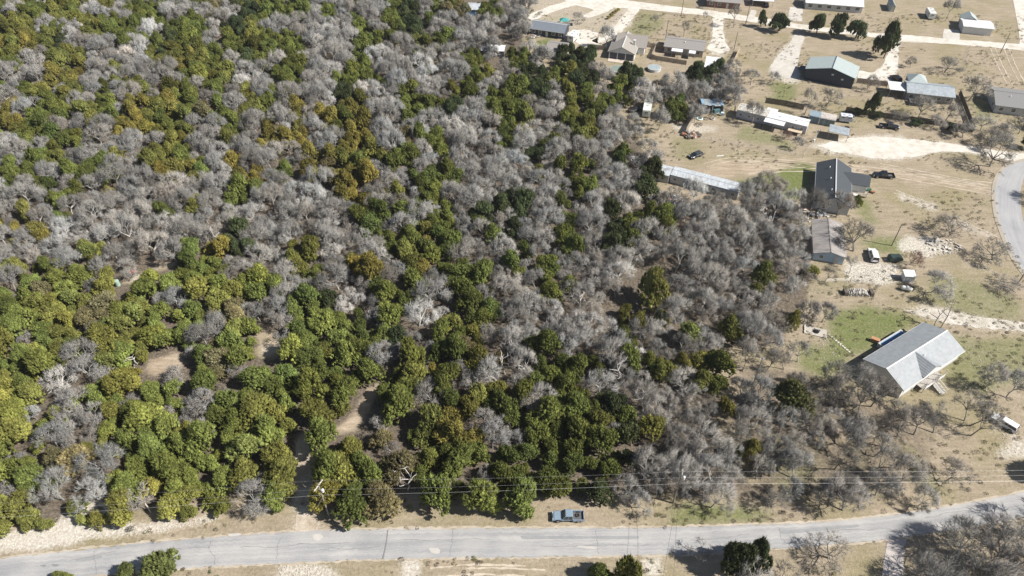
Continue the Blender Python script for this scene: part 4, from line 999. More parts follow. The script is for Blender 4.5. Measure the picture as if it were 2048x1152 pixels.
# swim-spa style long blue pool behind it
q = P(1770, 690); ang_h = t.rotation_euler.z
po = thing('swimming_pool', 'long narrow blue pool with pale rim behind the big grey-roofed house', 'pool', (q.x+1.9, q.y+.4, 0), ang_h)
mb = MB()
for sg in (-1, 1): mb.box((0, sg*1.25, .6), (7.2, .3, 1.2)); mb.box((sg*3.75, 0, .6), (.3, 2.8, 1.2))
mb.build('pool_wall', M_LTGREY, po); MB().box((0, 0, .48), (7.2, 2.2, .95)).build('water', mat('blue_water', (.03,.13,.30), .08, 0, .15, 1), po)
q = P(1749, 683); st = thing('storage_box', 'brown wooden box lying beside the long blue pool', 'box', (q.x, q.y, 0), 1.0)
MB().box((0, 0, .45), (.8, 1.7, .8)).build('body', mat('red_brown_wood', (.42,.22,.12), .8), st); MB().box((0, 0, .9), (.9, 1.8, .08)).build('lid', mat('red_brown_wood', ()), st)

# dark shingle house with a wing
t, L2, W2 = house('farmhouse', 'dark charcoal-roofed house with a right wing and cluttered porch by the dirt lane', (1630,402), (1700,407), 19.5, 2.9, 2.2, M_LTGREY, M_DARKSH, 'y', rot=-19, L=9.2, vents=3, wins=(2, 5), trim=M_LTGREY)
a = P(1698, 366, 2.8); b = P(1737, 367.5, 2.8); c = (a+b)/2
loc = Matrix.Rotation(-t.rotation_euler.z, 3, 'Z') @ (Vector((c.x, c.y, 0))-Vector(t.location))
gable_walls(MB(), 5.2, 5.6, 2.8, 1.3, loc.x-.3, loc.y+2.2, 'x').build('wing_wall', M_WHITE, t)
gable_roof(MB(), 6.8, 5.4, 2.8, 1.3, .35, .14, loc.x-.9, loc.y+2.2, 'x').build('wing_roof', M_DARKSH, t)
mb = MB()
for k in range(14): mb.box((loc.x-2.6+.4*k, loc.y-1.2, .35), (.37, 2.4, .06))
mb.build('porch_deck', M_WOOD, t)
mb = MB()
for x in (loc.x-2.7, loc.x, loc.x+2.6): mb.box((x, loc.y-2.3, 1.1), (.12, .12, 2.2))
mb.box((loc.x, loc.y-2.35, 1.1), (5.4, .06, .1)); mb.build('porch_railing', M_WHITE, t)
# clutter on and by that porch
def junk(name, label, cat, px, py, parts, rz=0.0, z=0.0, group=None):
    p = P(px, py, z); th = thing(name, label, cat, (p.x, p.y, z), rz, group)
    for nm, m, fn in parts: mb = MB(); fn(mb); mb.build(nm, m, th)
    return th
junk('outdoor_table', 'white patio table at the foot of the dark-roofed house porch', 'table', 1709, 393, [('table_top', M_WHITE, lambda m: m.lathe([(.65,.72),(.68,.74),(.65,.77)], n=14)), ('leg', M_STEEL, lambda m: m.tube((0,0,0),(0,0,.72),.05).tube((0,0,0),(0,0,.05),.3))])
junk('planter_box', 'green planter box at the right corner of the cluttered porch', 'planter', 1737, 381, [('body', mat('green_plastic', (.03,.2,.13), .5), lambda m: m.box((0,0,.35),(1.1,.8,.7))), ('soil', M_DARKW, lambda m: m.box((0,0,.7),(.95,.65,.04)))])
junk('cooler', 'red and white cooler on the ground beside the green planter', 'cooler', 1729, 381, [('body', mat('red_paint', (.45,.04,.05), .4), lambda m: m.box((0,0,.25),(.9,.5,.5))), ('lid', M_WHITE, lambda m: m.box((0,0,.53),(.94,.54,.08)))], .3)
def barrow(m): m.box((0,0,.45),(1.2,.7,.25)).tube((-.9,.3,.5),(.5,.3,.4),.025).tube((-.9,-.3,.5),(.5,-.3,.4),.025)
junk('wheelbarrow', 'small wheelbarrow on the grass below the dark-roofed house', 'wheelbarrow', 1745, 386, [('tray', M_RUST, barrow), ('wheel', M_BLACK, lambda m: m.tube((.85,-.06,.22),(.85,.06,.22),.22,n=12)), ('leg', M_STEEL, lambda m: m.tube((-.3,.25,0),(-.2,.25,.4),.025).tube((-.3,-.25,0),(-.2,-.25,.4),.025))], 2.6)
junk('tarp_bundle', 'crumpled white tarp heap at the corner of the dark-roofed house', 'tarp', 1712, 401, [('cover', mat('white_tarp', (.75,.75,.73), .6, bump=.5, scale=4), lambda m: m.lathe([(1.0,0),(.95,.25),(.6,.5),(.2,.65)], n=9))])

# mobile homes
t, L3, W3 = house('mobile_home', 'mobile home with striped weathered roof and pale blue end wall among bare trees', (1628,505.7), (1692,515), 13.8, 2.5, 1.0, M_BLUEW, M_STRIPE, 'y', rot=-15, L=7.6, wins=(2, 4), ws=(1.0,.9), skirt=.3)
t, L4, W4 = house('mobile_home', 'long narrow mobile home with weathered silver-white roof at the edge of the wood', (1341,349.8), (1477.5,385), 4.6, 2.7, .35, M_LTGREY, M_SILVER, 'x', wins=(7, 1), oh=.12, ws=(1.0,.8), skirt=.3, cat='mobile home')
MB().box((L4/2-1.6, -.75, 3.0), (3.0, 2.0, .06), M=Matrix.Rotation(.14, 3, 'X')).build('roof_tarp', mat('blue_tarp', (.16,.32,.52), .5, bump=.3, scale=3), t)
gable_roof(MB(), 3.6, 4.6, 2.6, .35, .15, .1, -L4/2-2.2, -.6, 'x').build('annex_roof', M_SILVER, t)
gable_walls(MB(), 3.6, 4.4, 2.55, .3, -L4/2-2.1, -.6, 'x').build('annex_wall', M_LTGREY, t)
t, L5, W5 = house('mobile_home', 'grey and white mobile home with a low roof and front awning beside the sheds', (1474,220), (1615,253.8), 4.6, 2.8, .4, mat('lilac_grey_siding', (.40,.41,.45), .6), M_WMETAL, 'x', wins=(8, 1), oh=.12, ws=(.9,.8), skirt=.3, vents=4, cat='mobile home')
MB().box((1.3, -W5/2-1.4, 2.65), (6.2, 2.9, .09)).build('awning_roof', M_WMETAL, t)
mb = MB()
for x in (-1.6, 1.3, 4.2): mb.box((x, -W5/2-2.7, 1.3), (.09, .09, 2.6))
mb.build('awning_post', M_STEEL, t)
MB().box((L5*.36, -W5/2-1.0, 1.1), (4.2, 1.9, .1)).build('deck', M_WOODL, t)
MB().box((-1.0, W5/2+.9, 2.75), (3.4, 2.0, .1)).build('rear_awning', M_WMETAL, t)
gable_roof(MB(), L5*.42, 4.7, 2.98, .3, .14, .08, -L5*.28, 0, 'x').build('old_roof_cover', mat('dirty_old_roof', (.42,.40,.36), .7, 0, .3, 1.5, streak=(2.5,.4,1), dirt=.55), t)

# navy metal building
t, L6, W6 = house('metal_barn', 'navy metal building with pale green-grey gable roof and white drive beside it', (1611.7,137.3), (1711.3,157.5), 9.6, 3.9, 2.0, M_NAVY, M_PGREEN, 'y', wins=(0, 0), door=False, cat='building', trim=mat('navy_trim', (.05,.07,.1), .5))
for x, z in ((.8, 3.6), (4.2, 2.6)): MB().box((x, -W6/2-.05, z), (.75, .12, .5)).build('wall_light', M_WHITE, t)
MB().box((-L6/2-1.2, .6, 1.5), (2.6, 3.4, .1)).build('side_awning', M_NAVY, t)
# house with several metal roofs
t, L7, W7 = house('metal_roofed_house', 'long house with streaked galvanised metal roof behind bare trees', (1815,184.5), (1910.5,195), 8.6, 2.8, 1.3, mat('grey_brown_siding', (.28,.27,.26), .7), M_GALV, 'x', wins=(5, 2), trim=M_STEEL)
MB().box((-L7/2-2.9, -.5, 2.75), (5.4, 6.2, .12)).build('carport_roof', M_WMETAL, t)
mb = MB()
for x in (-5.2, -.7):
    for y in (-3.3, 2.3): mb.box((-L7/2+x, y, 1.35), (.1, .1, 2.7))
mb.build('carport_post', M_STEEL, t)
mb = MB(); cx_, cy_, h0, h1, r0 = -L7*.22, W7/2+1.2, 3.4, 5.2, 3.0
mb.add([(cx_-r0, cy_-r0, h0), (cx_+r0, cy_-r0, h0), (cx_+r0, cy_+r0, h0), (cx_-r0, cy_+r0, h0), (cx_, cy_, h1)], [(0,1,4), (1,2,4), (2,3,4), (3,0,4), (3,2,1,0)])
mb.build('hipped_roof', M_PGREEN, t); MB().box((cx_, cy_, 1.68), (5.4, 5.4, 3.36)).build('rear_wall', M_TANW, t)
MB().box((-L7*.3, -W7/2-2.2, .5), (4.2, 3.2, 1.0)).build('kennel', mat('dark_mesh', (.06,.065,.07), .8), t)
t, *_ = house('shingle_house', 'grey shingle-roofed house cut by the right edge of the photo', (1992,210), (2080,219), 13, 2.8, 1.7, M_LTGREY, M_GRSH, 'x', rot=-16, L=15, wins=(4, 2), vents=2, oh=.5)
# tan gabled house
t, L9, W9 = house('gabled_house', 'tan-roofed house with a front gable, white porch posts and white walls', (1217,102.5), (1270,109), 13.5, 2.7, 2.0, M_WHITE, M_TANSH, 'y', wins=(0, 2), trim=M_WHITE, door=False)
gable_roof(MB(), 10.8, 8.6, 2.7, 2.5, .4, .14, 2.2, W9/2-2.6, 'x').build('main_roof', M_TANSH, t)
gable_walls(MB(), 10.2, 8.3, 2.7, 2.4, 2.2, W9/2-2.6, 'x').build('main_wall', M_WHITE, t)
MB().box((L9*.38, -.5, 3.6), (.75, .75, 3.0)).box((L9*.38, -.5, 5.15), (.9, .9, .15)).build('chimney', M_WHITE, t)
MB().box((0, -W9/2-.03, 1.2), (L9-.7, .08, 2.35)).build('porch_shade_panel', mat('porch_shade', (.05,.06,.08), .6), t)  # flat panel on the wall; the shade under the porch is put into its colour
for k in range(4): MB().box((-L9/2+.15+(L9-.3)*k/3, -W9/2-.32, 1.35), (.2, .2, 2.7)).build('porch_post', M_WHITE, t)
MB().box((0, -W9/2-1.5, .06), (L9, 2.4, .1)).build('patio', mat('patio_stone', (.5,.43,.38), .9), t)
t, *_ = house('brown_roofed_house', 'low house with brown-grey roof and two white patio awnings', (1328,92.5), (1408,102.5), 9, 2.6, 1.3, M_TANW, M_BRSH, 'x', wins=(4, 2), vents=1)
for x, w in ((-2.2, 4.0), (3.2, 2.4)):
    MB().box((x, -5.6, 2.35), (w, 2.6, .1), M=Matrix.Rotation(.06, 3, 'X')).build('awning', M_WMETAL, t)
    mb = MB()
    for sg in (-1, 1): mb.box((x+sg*(w/2-.2), -6.7, 1.13), (.08, .08, 2.26))
    mb.build('awning_post', M_WHITE, t)
cp_a = P(1404, 134, 2.6); cp_b = P(1434, 138, 2.6); dd = (cp_b-cp_a); 
t = thing('carport', 'flat white carport beside the brown-roofed house', 'carport', tuple((cp_a+cp_b)/2*Vector((1,1,0))), math.atan2(dd.y, dd.x))
MB().box((1.2, 4.6, 2.6), (6.2, 9.0, .14)).build('roof', M_WMETAL, t)
for x in (-1.7, 4.1):
    for y in (.3, 8.8): MB().box((x, y, 1.26), (.12, .12, 2.52)).build('post', M_WHITE, t)
t, *_ = house('navy_house', 'navy-walled house with blue-grey roof and cluttered patio near the top centre', (1059,56), (1128,66), 8.2, 2.6, 1.3, M_NAVY, mat('blue_grey_roof', (.15,.17,.20), .7, 0, .08, 3), 'x', wins=(5, 1), trim=M_WHITE)
MB().side([(-4.0, .1), (4.0, .1), (4.0, 2.5), (0, 3.8), (-4.0, 2.5)], 0, .06).build('gable_end', M_WHITE, t)
g = t.children[-1]; g.location = (t['_L']/2+.08, 0, 0); g.rotation_euler = (0, 0, PI/2)
t, *_ = house('brown_cottage', 'small grey-brown roofed cottage half hidden by dark trees', (1091,100), (1131,105), 8, 2.6, 1.3, M_TANW, M_BRSH, 'x', wins=(3, 1))
t, *_ = house('long_grey_house', 'long light grey house with white metal roof and five dark windows at the top edge', (1612,5), (1728,14), 9, 2.7, 1.3, M_LTGREY, M_WMETAL, 'x', wins=(6, 2), ws=(1.7,1.2), door=False)
t, *_ = house('brown_house', 'brown brick house cut by the top edge above the white road', (1414,1), (1482,7), 8, 2.6, 1.4, mat('red_brown_brick', (.22,.12,.09), .9, 0, .2, 5), M_BRSH, 'x', wins=(4, 1))
t = thing('carport', 'white-roofed open carport at the top edge right of the brown house', 'carport', tuple(P(1524, 14)), -.15)
MB().box((0, 3, 2.5), (8.6, 6.4, .14)).build('roof', M_WMETAL, t)
for x in (-4, 4):
    for y in (.2, 5.8): MB().box((x, y, 1.2), (.14, .14, 2.4)).build('post', M_WHITE, t)
MB().box((0, 6.3, 1.2), (8.4, .12, 2.4)).build('rear_wall', M_LTGREY, t)
t, *_ = house('white_garage', 'white building with bright white metal roof and a small grey gable behind it', (1928,52.5), (1989,56), 7.5, 2.8, .5, M_WHITE, M_WMETAL, 'x', wins=(0, 0), rot=-15, L=10.6, door=False, cat='garage')
gable_roof(MB(), 5.2, 4.5, 2.9, 1.5, .3, .12, -2.0, 5.2, 'y').build('rear_roof', M_PGREEN, t); gable_walls(MB(), 5.0, 4.3, 2.85, 1.4, -2.0, 5.2, 'y').build('rear_wall', M_LTGREY, t)
t, *_ = house('narrow_shed', 'narrow pale green shed alone on the dry lot beside the long grey house', (1781,12.5), (1792,13.5), 7, 2.2, 1.1, mat('grey_green_siding', (.35,.40,.37), .7), M_PGREEN, 'y', wins=(0, 0), oh=.15, cat='shed')
t, *_ = house('blue_shed', 'blue-walled shed with pale roof half hidden in trees at the top edge', (934,19.5), (959,20), 7, 2.6, .9, mat('blue_siding', (.07,.17,.34), .6), M_SILVER, 'x', wins=(1, 0), door=False, oh=.2, cat='shed')
t, *_ = house('white_roofed_shed', 'low shed with white roof at the edge of the wood below the wooden fence', (962,101), (1008,103), 5, 2.3, .3, mat('dark_grey_siding', (.12,.12,.12), .7), M_WMETAL, 'x', wins=(2, 0), door=False, oh=.2, cat='shed')
# storage sheds (barrel-vaulted), carport and junk yard
def vault(name, label, A, B, W, h, rise, wallm, roofm, cat='shed'):
    a = P(*A, h); b = P(*B, h); d = b-a; L = d.length; ang = math.atan2(d.y, d.x); d.normalize(); c = (a+b)/2+Vector((-d.y, d.x, 0))*W/2
    t = thing(name, label, cat, (c.x, c.y, 0), ang)
    MB().box((0, 0, h/2), (L, W, h)).build('wall', wallm, t)
    pr = [(math.cos(PI*i/10), math.sin(PI*i/10)) for i in range(11)]; mb = MB(); n = 11
    mb.add([(-L/2-.1, -p[0]*(W/2+.1), h+p[1]*rise) for p in pr]+[(L/2+.1, -p[0]*(W/2+.1), h+p[1]*rise) for p in pr],
           [(i, n+i, n+i+1, i+1) for i in range(10)]+[tuple(range(n)), tuple(range(n, 2*n))[::-1]])
    mb.build('roof', roofm, t)
    MB().box((-L*.2, -W/2-.03, .95), (.9, .06, 1.9)).build('door', mat('shed_door', (.2,.27,.28), .5), t)
    for x in (-L/2+.05, L/2-.05): MB().box((x, -W/2-.05, h/2), (.14, .1, h)).build('corner_trim', M_WHITE, t)
    return t
vault('storage_shed', 'blue-grey storage shed with rounded roof, left half of the pair behind the carport', (1619,231.5), (1640,236), 3.6, 2.2, .7, mat('shed_blue', (.14,.2,.24), .6), mat('shed_roof_blue', (.30,.38,.43), .4, .3, .12, 2, wave=(.3, 'X')))
vault('storage_shed', 'grey-green storage shed with mottled rusty rounded roof, right half of the pair', (1640.6,236), (1671,242), 3.6, 2.2, .7, mat('shed_green', (.15,.2,.19), .6), mat('mottled_roof', (.50,.46,.43), .6, .1, .3, 3, dirt=.4))
t = thing('carport', 'white metal carport roof on thin posts with a dark shadow beside it', 'carport', tuple(P(1672, 285)), math.radians(-22))
MB().box((0, 3.2, 2.6), (5.9, 4.6, .12), M=Matrix.Rotation(.05, 3, 'Y')).build('roof', M_GALV, t)
for x in (-2.7, 2.7):
    for y in (1.1, 5.3): MB().box((x, y, 1.27), (.1, .1, 2.54)).build('post', M_WOOD, t)
junk('scrap_stack', 'low rusty stack of boards and scrap between the sheds and the carport', 'scrap', 1682, 258, [('board', M_RUST, lambda m: [m.box((random.uniform(-.5,.5), -1.2+.3*k, .2+.05*(k % 3)), (4.2, .22, .1), random.uniform(-.1,.1)) for k in range(9)]), ('block', M_BLACK, lambda m: m.box((1.6, .4, .5), (1.2, .8, .8)))], -.3)
t = thing('pole_barn', 'open junk shelter with blue-grey sheet roof full of clutter', 'shelter', tuple(P(1424, 229)), math.radians(-3))
for k in range(7): MB().box((-3.0+1.0*k, 3.0, 2.7+.03*(k % 2)+random.uniform(0, .06)), (1.02, random.uniform(3.6, 4.6), .05), M=Matrix.Rotation(random.uniform(-.04, .06), 3, 'X')).build('roof_sheet', M_GALV if k % 3 else mat('blue_sheet', (.25,.38,.5), .5, .2), t)
for x in (-3.3, 0, 3.4):
    for y in (.9, 5.0): MB().box((x, y, 1.32), (.12, .12, 2.64)).build('post', M_WHITE if x == 0 else M_WOOD, t)
MB().box((0, 5.2, 1.3), (6.9, .1, 2.6)).build('rear_wall', M_DARKW, t)
MB().box((3.5, 3.0, 1.2), (.1, 4.4, 2.4)).build('side_wall', M_WHITE, t)
for (px, py, lab, m_, s_) in ((1408,226,'dark blue tarp-covered load under the left half of the junk shelter', mat('navy_tarp', (.03,.04,.09), .6, bump=.4), (2.4,1.4,1.2)), (1432,226,'teal bin under the right half of the junk shelter', mat('teal_plastic', (.08,.16,.18), .5), (2.0,1.3,1.3)), (1444,231,'pale blue crate at the right post of the junk shelter', mat('pale_blue_plastic', (.45,.58,.68), .5), (.9,.9,1.0))):
    junk('storage_bin', lab, 'bin', px, py, [('body', m_, lambda m, s=s_: m.box((0,0,s[2]/2), s)), ('lid', m_, lambda m, s=s_: m.box((0,0,s[2]+.05), (s[0]+.1, s[1]+.1, .08)))], random.uniform(-.3,.3))
def torus(mb, R, r, n=18, k=8, z=0):
    v = [((R+r*math.cos(2*PI*j/k))*math.cos(2*PI*i/n), (R+r*math.cos(2*PI*j/k))*math.sin(2*PI*i/n), z+r*math.sin(2*PI*j/k)) for i in range(n) for j in range(k)]
    return mb.add(v, [(i*k+j, ((i+1) % n)*k+j, ((i+1) % n)*k+(j+1) % k, i*k+(j+1) % k) for i in range(n) for j in range(k)])
for px, py, R_, m_, lab in ((1399,238,.85,mat('cyan_white_rubber', (.55,.72,.72), .5),'large pale blue-white ring lying left below the junk shelter'), (1425,238,.62,mat('worn_tyre', (.42,.38,.35), .8),'worn pale tyre lying right below the junk shelter'), (1434,227,.5,mat('worn_tyre', ()),'tyre lying at the foot of the shelter near its right post'), (1420,193,.6,mat('white_rubber', (.7,.68,.64), .7),'white ring lying in the shade behind the junk shelter')):
    p = P(px, py); tag(torus(MB(), R_, .2, z=.2).build('old_tyre', m_), lab, 'tyre').location = (p.x, p.y, 0)
def heap(name, label, cat, px, py, n, R, cols, smin=.2, smax=.7, hh=.5, kindpart='piece'):
    p = P(px, py); t = thing(name, label, cat, (p.x, p.y, 0))
    for k in range(n):
        a = random.random()*2*PI; d = R*math.sqrt(random.random()); s = random.uniform(smin, smax)
        M = Matrix.Rotation(random.random()*6.28, 3, 'Z') @ Matrix.Rotation(random.uniform(-.5, .5), 3, 'X')
        MB().box((d*math.cos(a), d*math.sin(a)*.7, s*.25+hh*(1-d/R)*random.random()), (s, s*random.uniform(.2, .8), s*random.uniform(.15, .5)), M=M).build(kindpart, random.choice(cols), t)
    return t
MIX = [M_WOOD, M_DARKW, M_STEEL, M_RUST, M_WHITE, M_LTGREY]
heap('debris_pile', 'heap of pallets and scrap at the lower end of the dark fence', 'scrap', 1381, 271, 45, 2.6, MIX, .5, 1.8, .7)
heap('debris_pile', 'scatter of scrap below the long silver mobile home', 'scrap', 1330, 397, 60, 4.5, MIX+[M_DARKW], .3, 1.6, .4)
heap('debris_pile', 'scatter of pale junk beside the two snags right of the long mobile home', 'scrap', 1515, 428, 40, 5, MIX+[M_WHITE], .3, 1.3, .3)
heap('debris_pile', 'junk strewn between the dark-roofed house and the striped-roof mobile home', 'scrap', 1625, 430, 45, 5, MIX, .3, 1.4, .4)
heap('debris_pile', 'burnt-looking scrap at the left end of the junk shelter', 'scrap', 1382, 232, 35, 3, MIX+[M_BLACK], .3, 1.2, .4)
heap('debris_pile', 'reddish and white rubbish heap at the wood edge left of the parked hatchback', 'scrap', 1275, 325, 40, 4, MIX+[M_RUST, M_WHITE], .3, 1.2, .3)
heap('debris_pile', 'small clutter on the patio of the navy-walled house', 'patio clutter', 1075, 73, 30, 3, MIX+[M_WHITE], .3, 1.0, .5)
heap('rock_heap', 'pale rock heap in the wood near the top centre', 'rocks', 822, 82, 26, 3.2, [mat('pale_limestone', (.52,.49,.44), .9, 0, .15, 3)], .5, 1.6, .7, 'rock')
heap('rock_heap', 'broken limestone heap right of the reddish shrub', 'rocks', 1888, 492, 70, 4.4, [mat('pale_limestone', ())], .25, .8, .3, 'rock')
# limestone rubble strewn over the pale ground: too many to count
mbr = MB()
LIMP = [([(1695,525),(1790,528),(1800,560),(1690,566)], 520), ([(1845,478),(1912,485),(1915,508),(1850,515)], 260), ([(-20,1062),(250,1030),(250,1070),(-20,1105)], 420), ([(250,1060),(440,1030),(430,1042),(255,1075)], 160),
        ([(1815,620),(1900,622),(2048,645),(2048,662),(1900,648)], 220), ([(1640,655),(1700,700),(1650,730),(1610,690)], 90), ([(1930,690),(2048,700),(2048,800),(1960,780)], 120), ([(1985,850),(2048,850),(2048,910),(1990,905)], 90), ([(555,1130),(640,1130),(640,1152),(555,1152)], 90)]
for poly, n in LIMP:
    xs = [q[0] for q in poly]; ys = [q[1] for q in poly]; k = 0
    while k < n:
        x, y = random.uniform(min(xs), max(xs)), random.uniform(min(ys), max(ys))
        if not inpoly(np.array([x]), np.array([y]), poly)[0]: continue
        p = P(x, y); s = random.uniform(.06, .2); k += 1
        M = Matrix.Rotation(random.random()*6.28, 3, 'Z') @ Matrix.Rotation(random.uniform(-.6, .6), 3, 'X')
        mbr.box((p.x, p.y, s*.2), (s, s*random.uniform(.5, 1), s*random.uniform(.3, .6)), M=M)
mbr.build('limestone_rubble', mat('pale_limestone', ()), kind='stuff')['label'] = 'pale limestone rubble strewn over the bare ground'

# ------------------------------------------------------------------ fences
def fence(label, pts, h, m, board=True, name='board_fence', step=2.4, gap=.012):
    ps = [P(*p) for p in pts]; t = thing(name, label, 'fence', tuple(ps[0])); o = ps[0]
    prev = None; panels = {}
    for a, b in zip(ps[:-1], ps[1:]):
        L = (b-a).length; n = max(1, round(L/step)); d = (b-a)/n; ang = math.atan2(d.y, d.x)
        for k in range(n+1):
            q = a+d*k-o
            if k == 0 and prev is not None: continue
            w = MB().box((0, 0, h/2+.03), (.1, .1, h+.06)) if board else MB().tube((0,0,0), (0,0,h), .05, .05, 6)
            if 'post' not in panels: panels['post'] = w.mesh('post', m if board else M_WOOD)
            c = bpy.data.objects.new('post', panels['post']); col.objects.link(c); c.parent = t; c.location = q
        for k in range(n):
            key = round(d.length, 2)
            if key not in panels:
                mb = MB(); Ls = d.length
                if board:
                    nb = int(Ls/.15)
                    for i in range(nb): mb.box((.06+(i+.5)*(Ls-.12)/nb, .03, h/2+random.uniform(-.03, .03)), ((Ls-.12)/nb-gap, .025, h-.05))
                    for z in (.35, h-.3): mb.box((Ls/2, -.02, z), (Ls-.1, .04, .09))
                else:
                    for z in np.linspace(.25, h-.05, 4): mb.tube((0, 0, z), (Ls, 0, z), .012, .012, 3)
                panels[key] = mb.mesh('fence_panel', m)
            c = bpy.data.objects.new('fence_panel', panels[key]); col.objects.link(c); c.parent = t; c.location = a+d*k-o; c.rotation_euler = (0, 0, ang)
        prev = 1
    return t
fence('brown board fence left of the navy-walled house', [(990,52),(1026,58),(1058,66)], 1.8, M_WOOD)
fence('short brown board fence left of the tan gabled house', [(1186,98),(1212,101)], 1.8, M_WOOD)
fence('brown board fence between the tan gabled house and the brown-roofed house', [(1286,93),(1330,99)], 1.8, M_WOOD)
fence('board fence running down the yard beside the tan gabled house', [(1311,96),(1302,116),(1310,120),(1372,130)], 1.7, M_WOOD)
fence('long pale board fence climbing beside the empty dry lot', [(1440,186),(1459,143),(1478,104)], 2.0, M_WOODL)
fence('dark board fence behind the two storage sheds', [(1530,206),(1570,212),(1606,220)], 2.0, M_DARKW)
fence('brown board fence between the navy building and the metal-roofed house', [(1712,166),(1774,173)], 1.9, M_WOOD)
fence('board fence running from the sheds along the back of the gravel drive', [(1690,224),(1790,240),(1870,250),(1945,264)], 1.9, M_DARKW)
fence('dark board fence dropping from the metal-roofed house to the corner', [(1917,190),(1931,225),(1945,262)], 1.9, M_DARKW)
fence('tall dark fence casting a black shadow below the junk shelter', [(1397,226),(1383,246),(1371,268)], 2.4, M_WOOD)
fence('wire fence across the grass above the parked hatchback', [(1394,276),(1477,291),(1590,312),(1605,316)], 1.2, M_STEEL, False, 'wire_fence', 5)
fence('short wire fence beside the carport', [(1605,316),(1622,290),(1640,262)], 1.2, M_STEEL, False, 'wire_fence', 4)
fence('wire fence left of the stacked firewood', [(1600,556),(1650,564),(1700,562),(1760,574)], 1.1, M_STEEL, False, 'wire_fence', 5)
fence('thin rail fence at the top right beside the white garage', [(1935,60),(1985,66),(1998,50)], 1.2, M_STEEL, False, 'wire_fence', 4)
fence('thin fence down the lot right of the low spreading tree', [(1938,96),(1930,125),(1936,160)], 1.1, M_STEEL, False, 'wire_fence', 5)

# ------------------------------------------------------------------ poles and wires
def pole(label, base, h, arm=None, transformer=False, strut=False, lean=(0, 0), m=None):
    p = P(*base); t = thing('utility_pole', label, 'utility pole', tuple(p))
    m = m or mat('pole_wood', (.27,.23,.19), .9, 0, .2, 3)
    MB().tube((0,0,-.1), (lean[0], lean[1], h), .16, .11, 8).build('shaft', m, t)
    if arm:
        M = Matrix.Rotation(arm[1], 3, 'Z'); MB().box((lean[0], lean[1], h-.5), (arm[0], .12, .14), M=M).build('crossarm', mat('pale_wood', (.5,.48,.45), .8), t)
        for s in (-.45, -.15, .2, .45):
            q = M @ Vector((arm[0]*s, 0, 0)); MB().tube((lean[0]+q.x, lean[1]+q.y, h-.43), (lean[0]+q.x, lean[1]+q.y, h-.2), .06, .05, 6).build('insulator', M_WHITE, t)
    if transformer:
        f = MB().lathe([(.22,0),(.24,.1),(.24,.75),(.16,.83),(.05,.88)], (lean[0]+.5, lean[1]-.15, h-2.3), 12).build('transformer', M_WHITE, t)
        MB().box((lean[0]+.22, lean[1]-.08, h-1.9), (.35, .1, .3)).build('bracket', M_STEEL, f)
    if strut: MB().tube((strut[0], strut[1], 0), (0, 0, strut[2]), .1, .09, 7).build('brace_pole', m, t)
    return t
s0 = P(624, 1030)-P(658, 1031)
pole('utility pole with crossarm, white transformer and slanting brace beside the dirt track', (658,1031), 10.6, (2.4, math.radians(66)), True, (s0.x, s0.y, 6.2))
pole('utility pole with transformer standing in brush right of the pickup', (1346,1006), 10.6, (1.0, math.radians(80)), True)
pole('thin wooden pole in the open field above the parked white van', (1783.6,491), 6.9)
pole('wooden pole at the right edge below the curved road', (2035,568), 7.2)
pole('wooden pole at the corner of the white north road and the east road', (2000.7,106), 7.6)
pole('wooden pole standing behind the tan gabled house and the brown-roofed house', (1330.7,80), 7.5)
pole('wooden pole beside the north road near the top centre', (1362.7,30), 8)
pole('wooden pole at the end of the concrete driveway by the long board fence', (1467.7,100), 7)
pole('wooden pole beside the small conical evergreen on the north road', (1491.5,48), 7.5)
pole('leaning dark pole among bare trees below the big grey-roofed house', (1763,893), 4.6)
t = pole('metal light pole with a small T-shaped head among the bare trees', (1507,766), 8.2, (1.1, .1), m=M_STEEL)
M_WIRE = mat('wire', (.5,.5,.5), .5, .3)
def wires(label, spans, r=.0055, m=None):
    mb = MB()
    for (a, b, sag) in spans:
        a = Vector(a); b = Vector(b); n = 20; pv = a
        for k in range(1, n+1):
            t_ = k/n; q = a.lerp(b, t_); q.z -= sag*4*t_*(1-t_); mb.tube(pv, q, r, r, 3, False); pv = q
    return tag(mb.build('power_line', m or M_WIRE), label, 'power line')
A_ = P(658, 1031); B_ = P(1346, 1006); LL = P(-420, 1100); RR = P(2500, 990)
def hz(p, z, ox=0, oy=0): return (p.x+ox, p.y+oy, z)
wires('highest wire strung between the two roadside transformer poles', [(hz(LL,10.2,.4,.8),hz(A_,10.3,.4,.9),.8),(hz(A_,10.3,.4,.9),hz(B_,10.5),.7),(hz(B_,10.5),hz(RR,10.3),1.0)])
wires('second wire strung between the two roadside transformer poles', [(hz(LL,10.2,-.4,-.8),hz(A_,10.3,-.4,-.9),.8),(hz(A_,10.3,-.4,-.9),hz(B_,8.6),.7),(hz(B_,8.6),hz(RR,8.8),1.0)])
wires('lowest and brightest wire strung along the front road', [(hz(LL,7.0),hz(A_,7.0),.7),(hz(A_,7.0),hz(B_,6.6),.5),(hz(B_,6.6),hz(RR,6.8),.8)], .011)
wires('service wires crossing the front road towards the lower left', [(hz(A_,8.5),hz(P(400,1300),6.5),.8),(hz(A_,7.2),hz(P(440,1330),6),.8)])
wires('dark service wires crossing the front road right of the pickup', [(hz(B_,8.0),hz(P(1290,1340),5.5),.9),(hz(B_,7.0),hz(P(1330,1340),5.5),.9)], .02, M_BLACK)

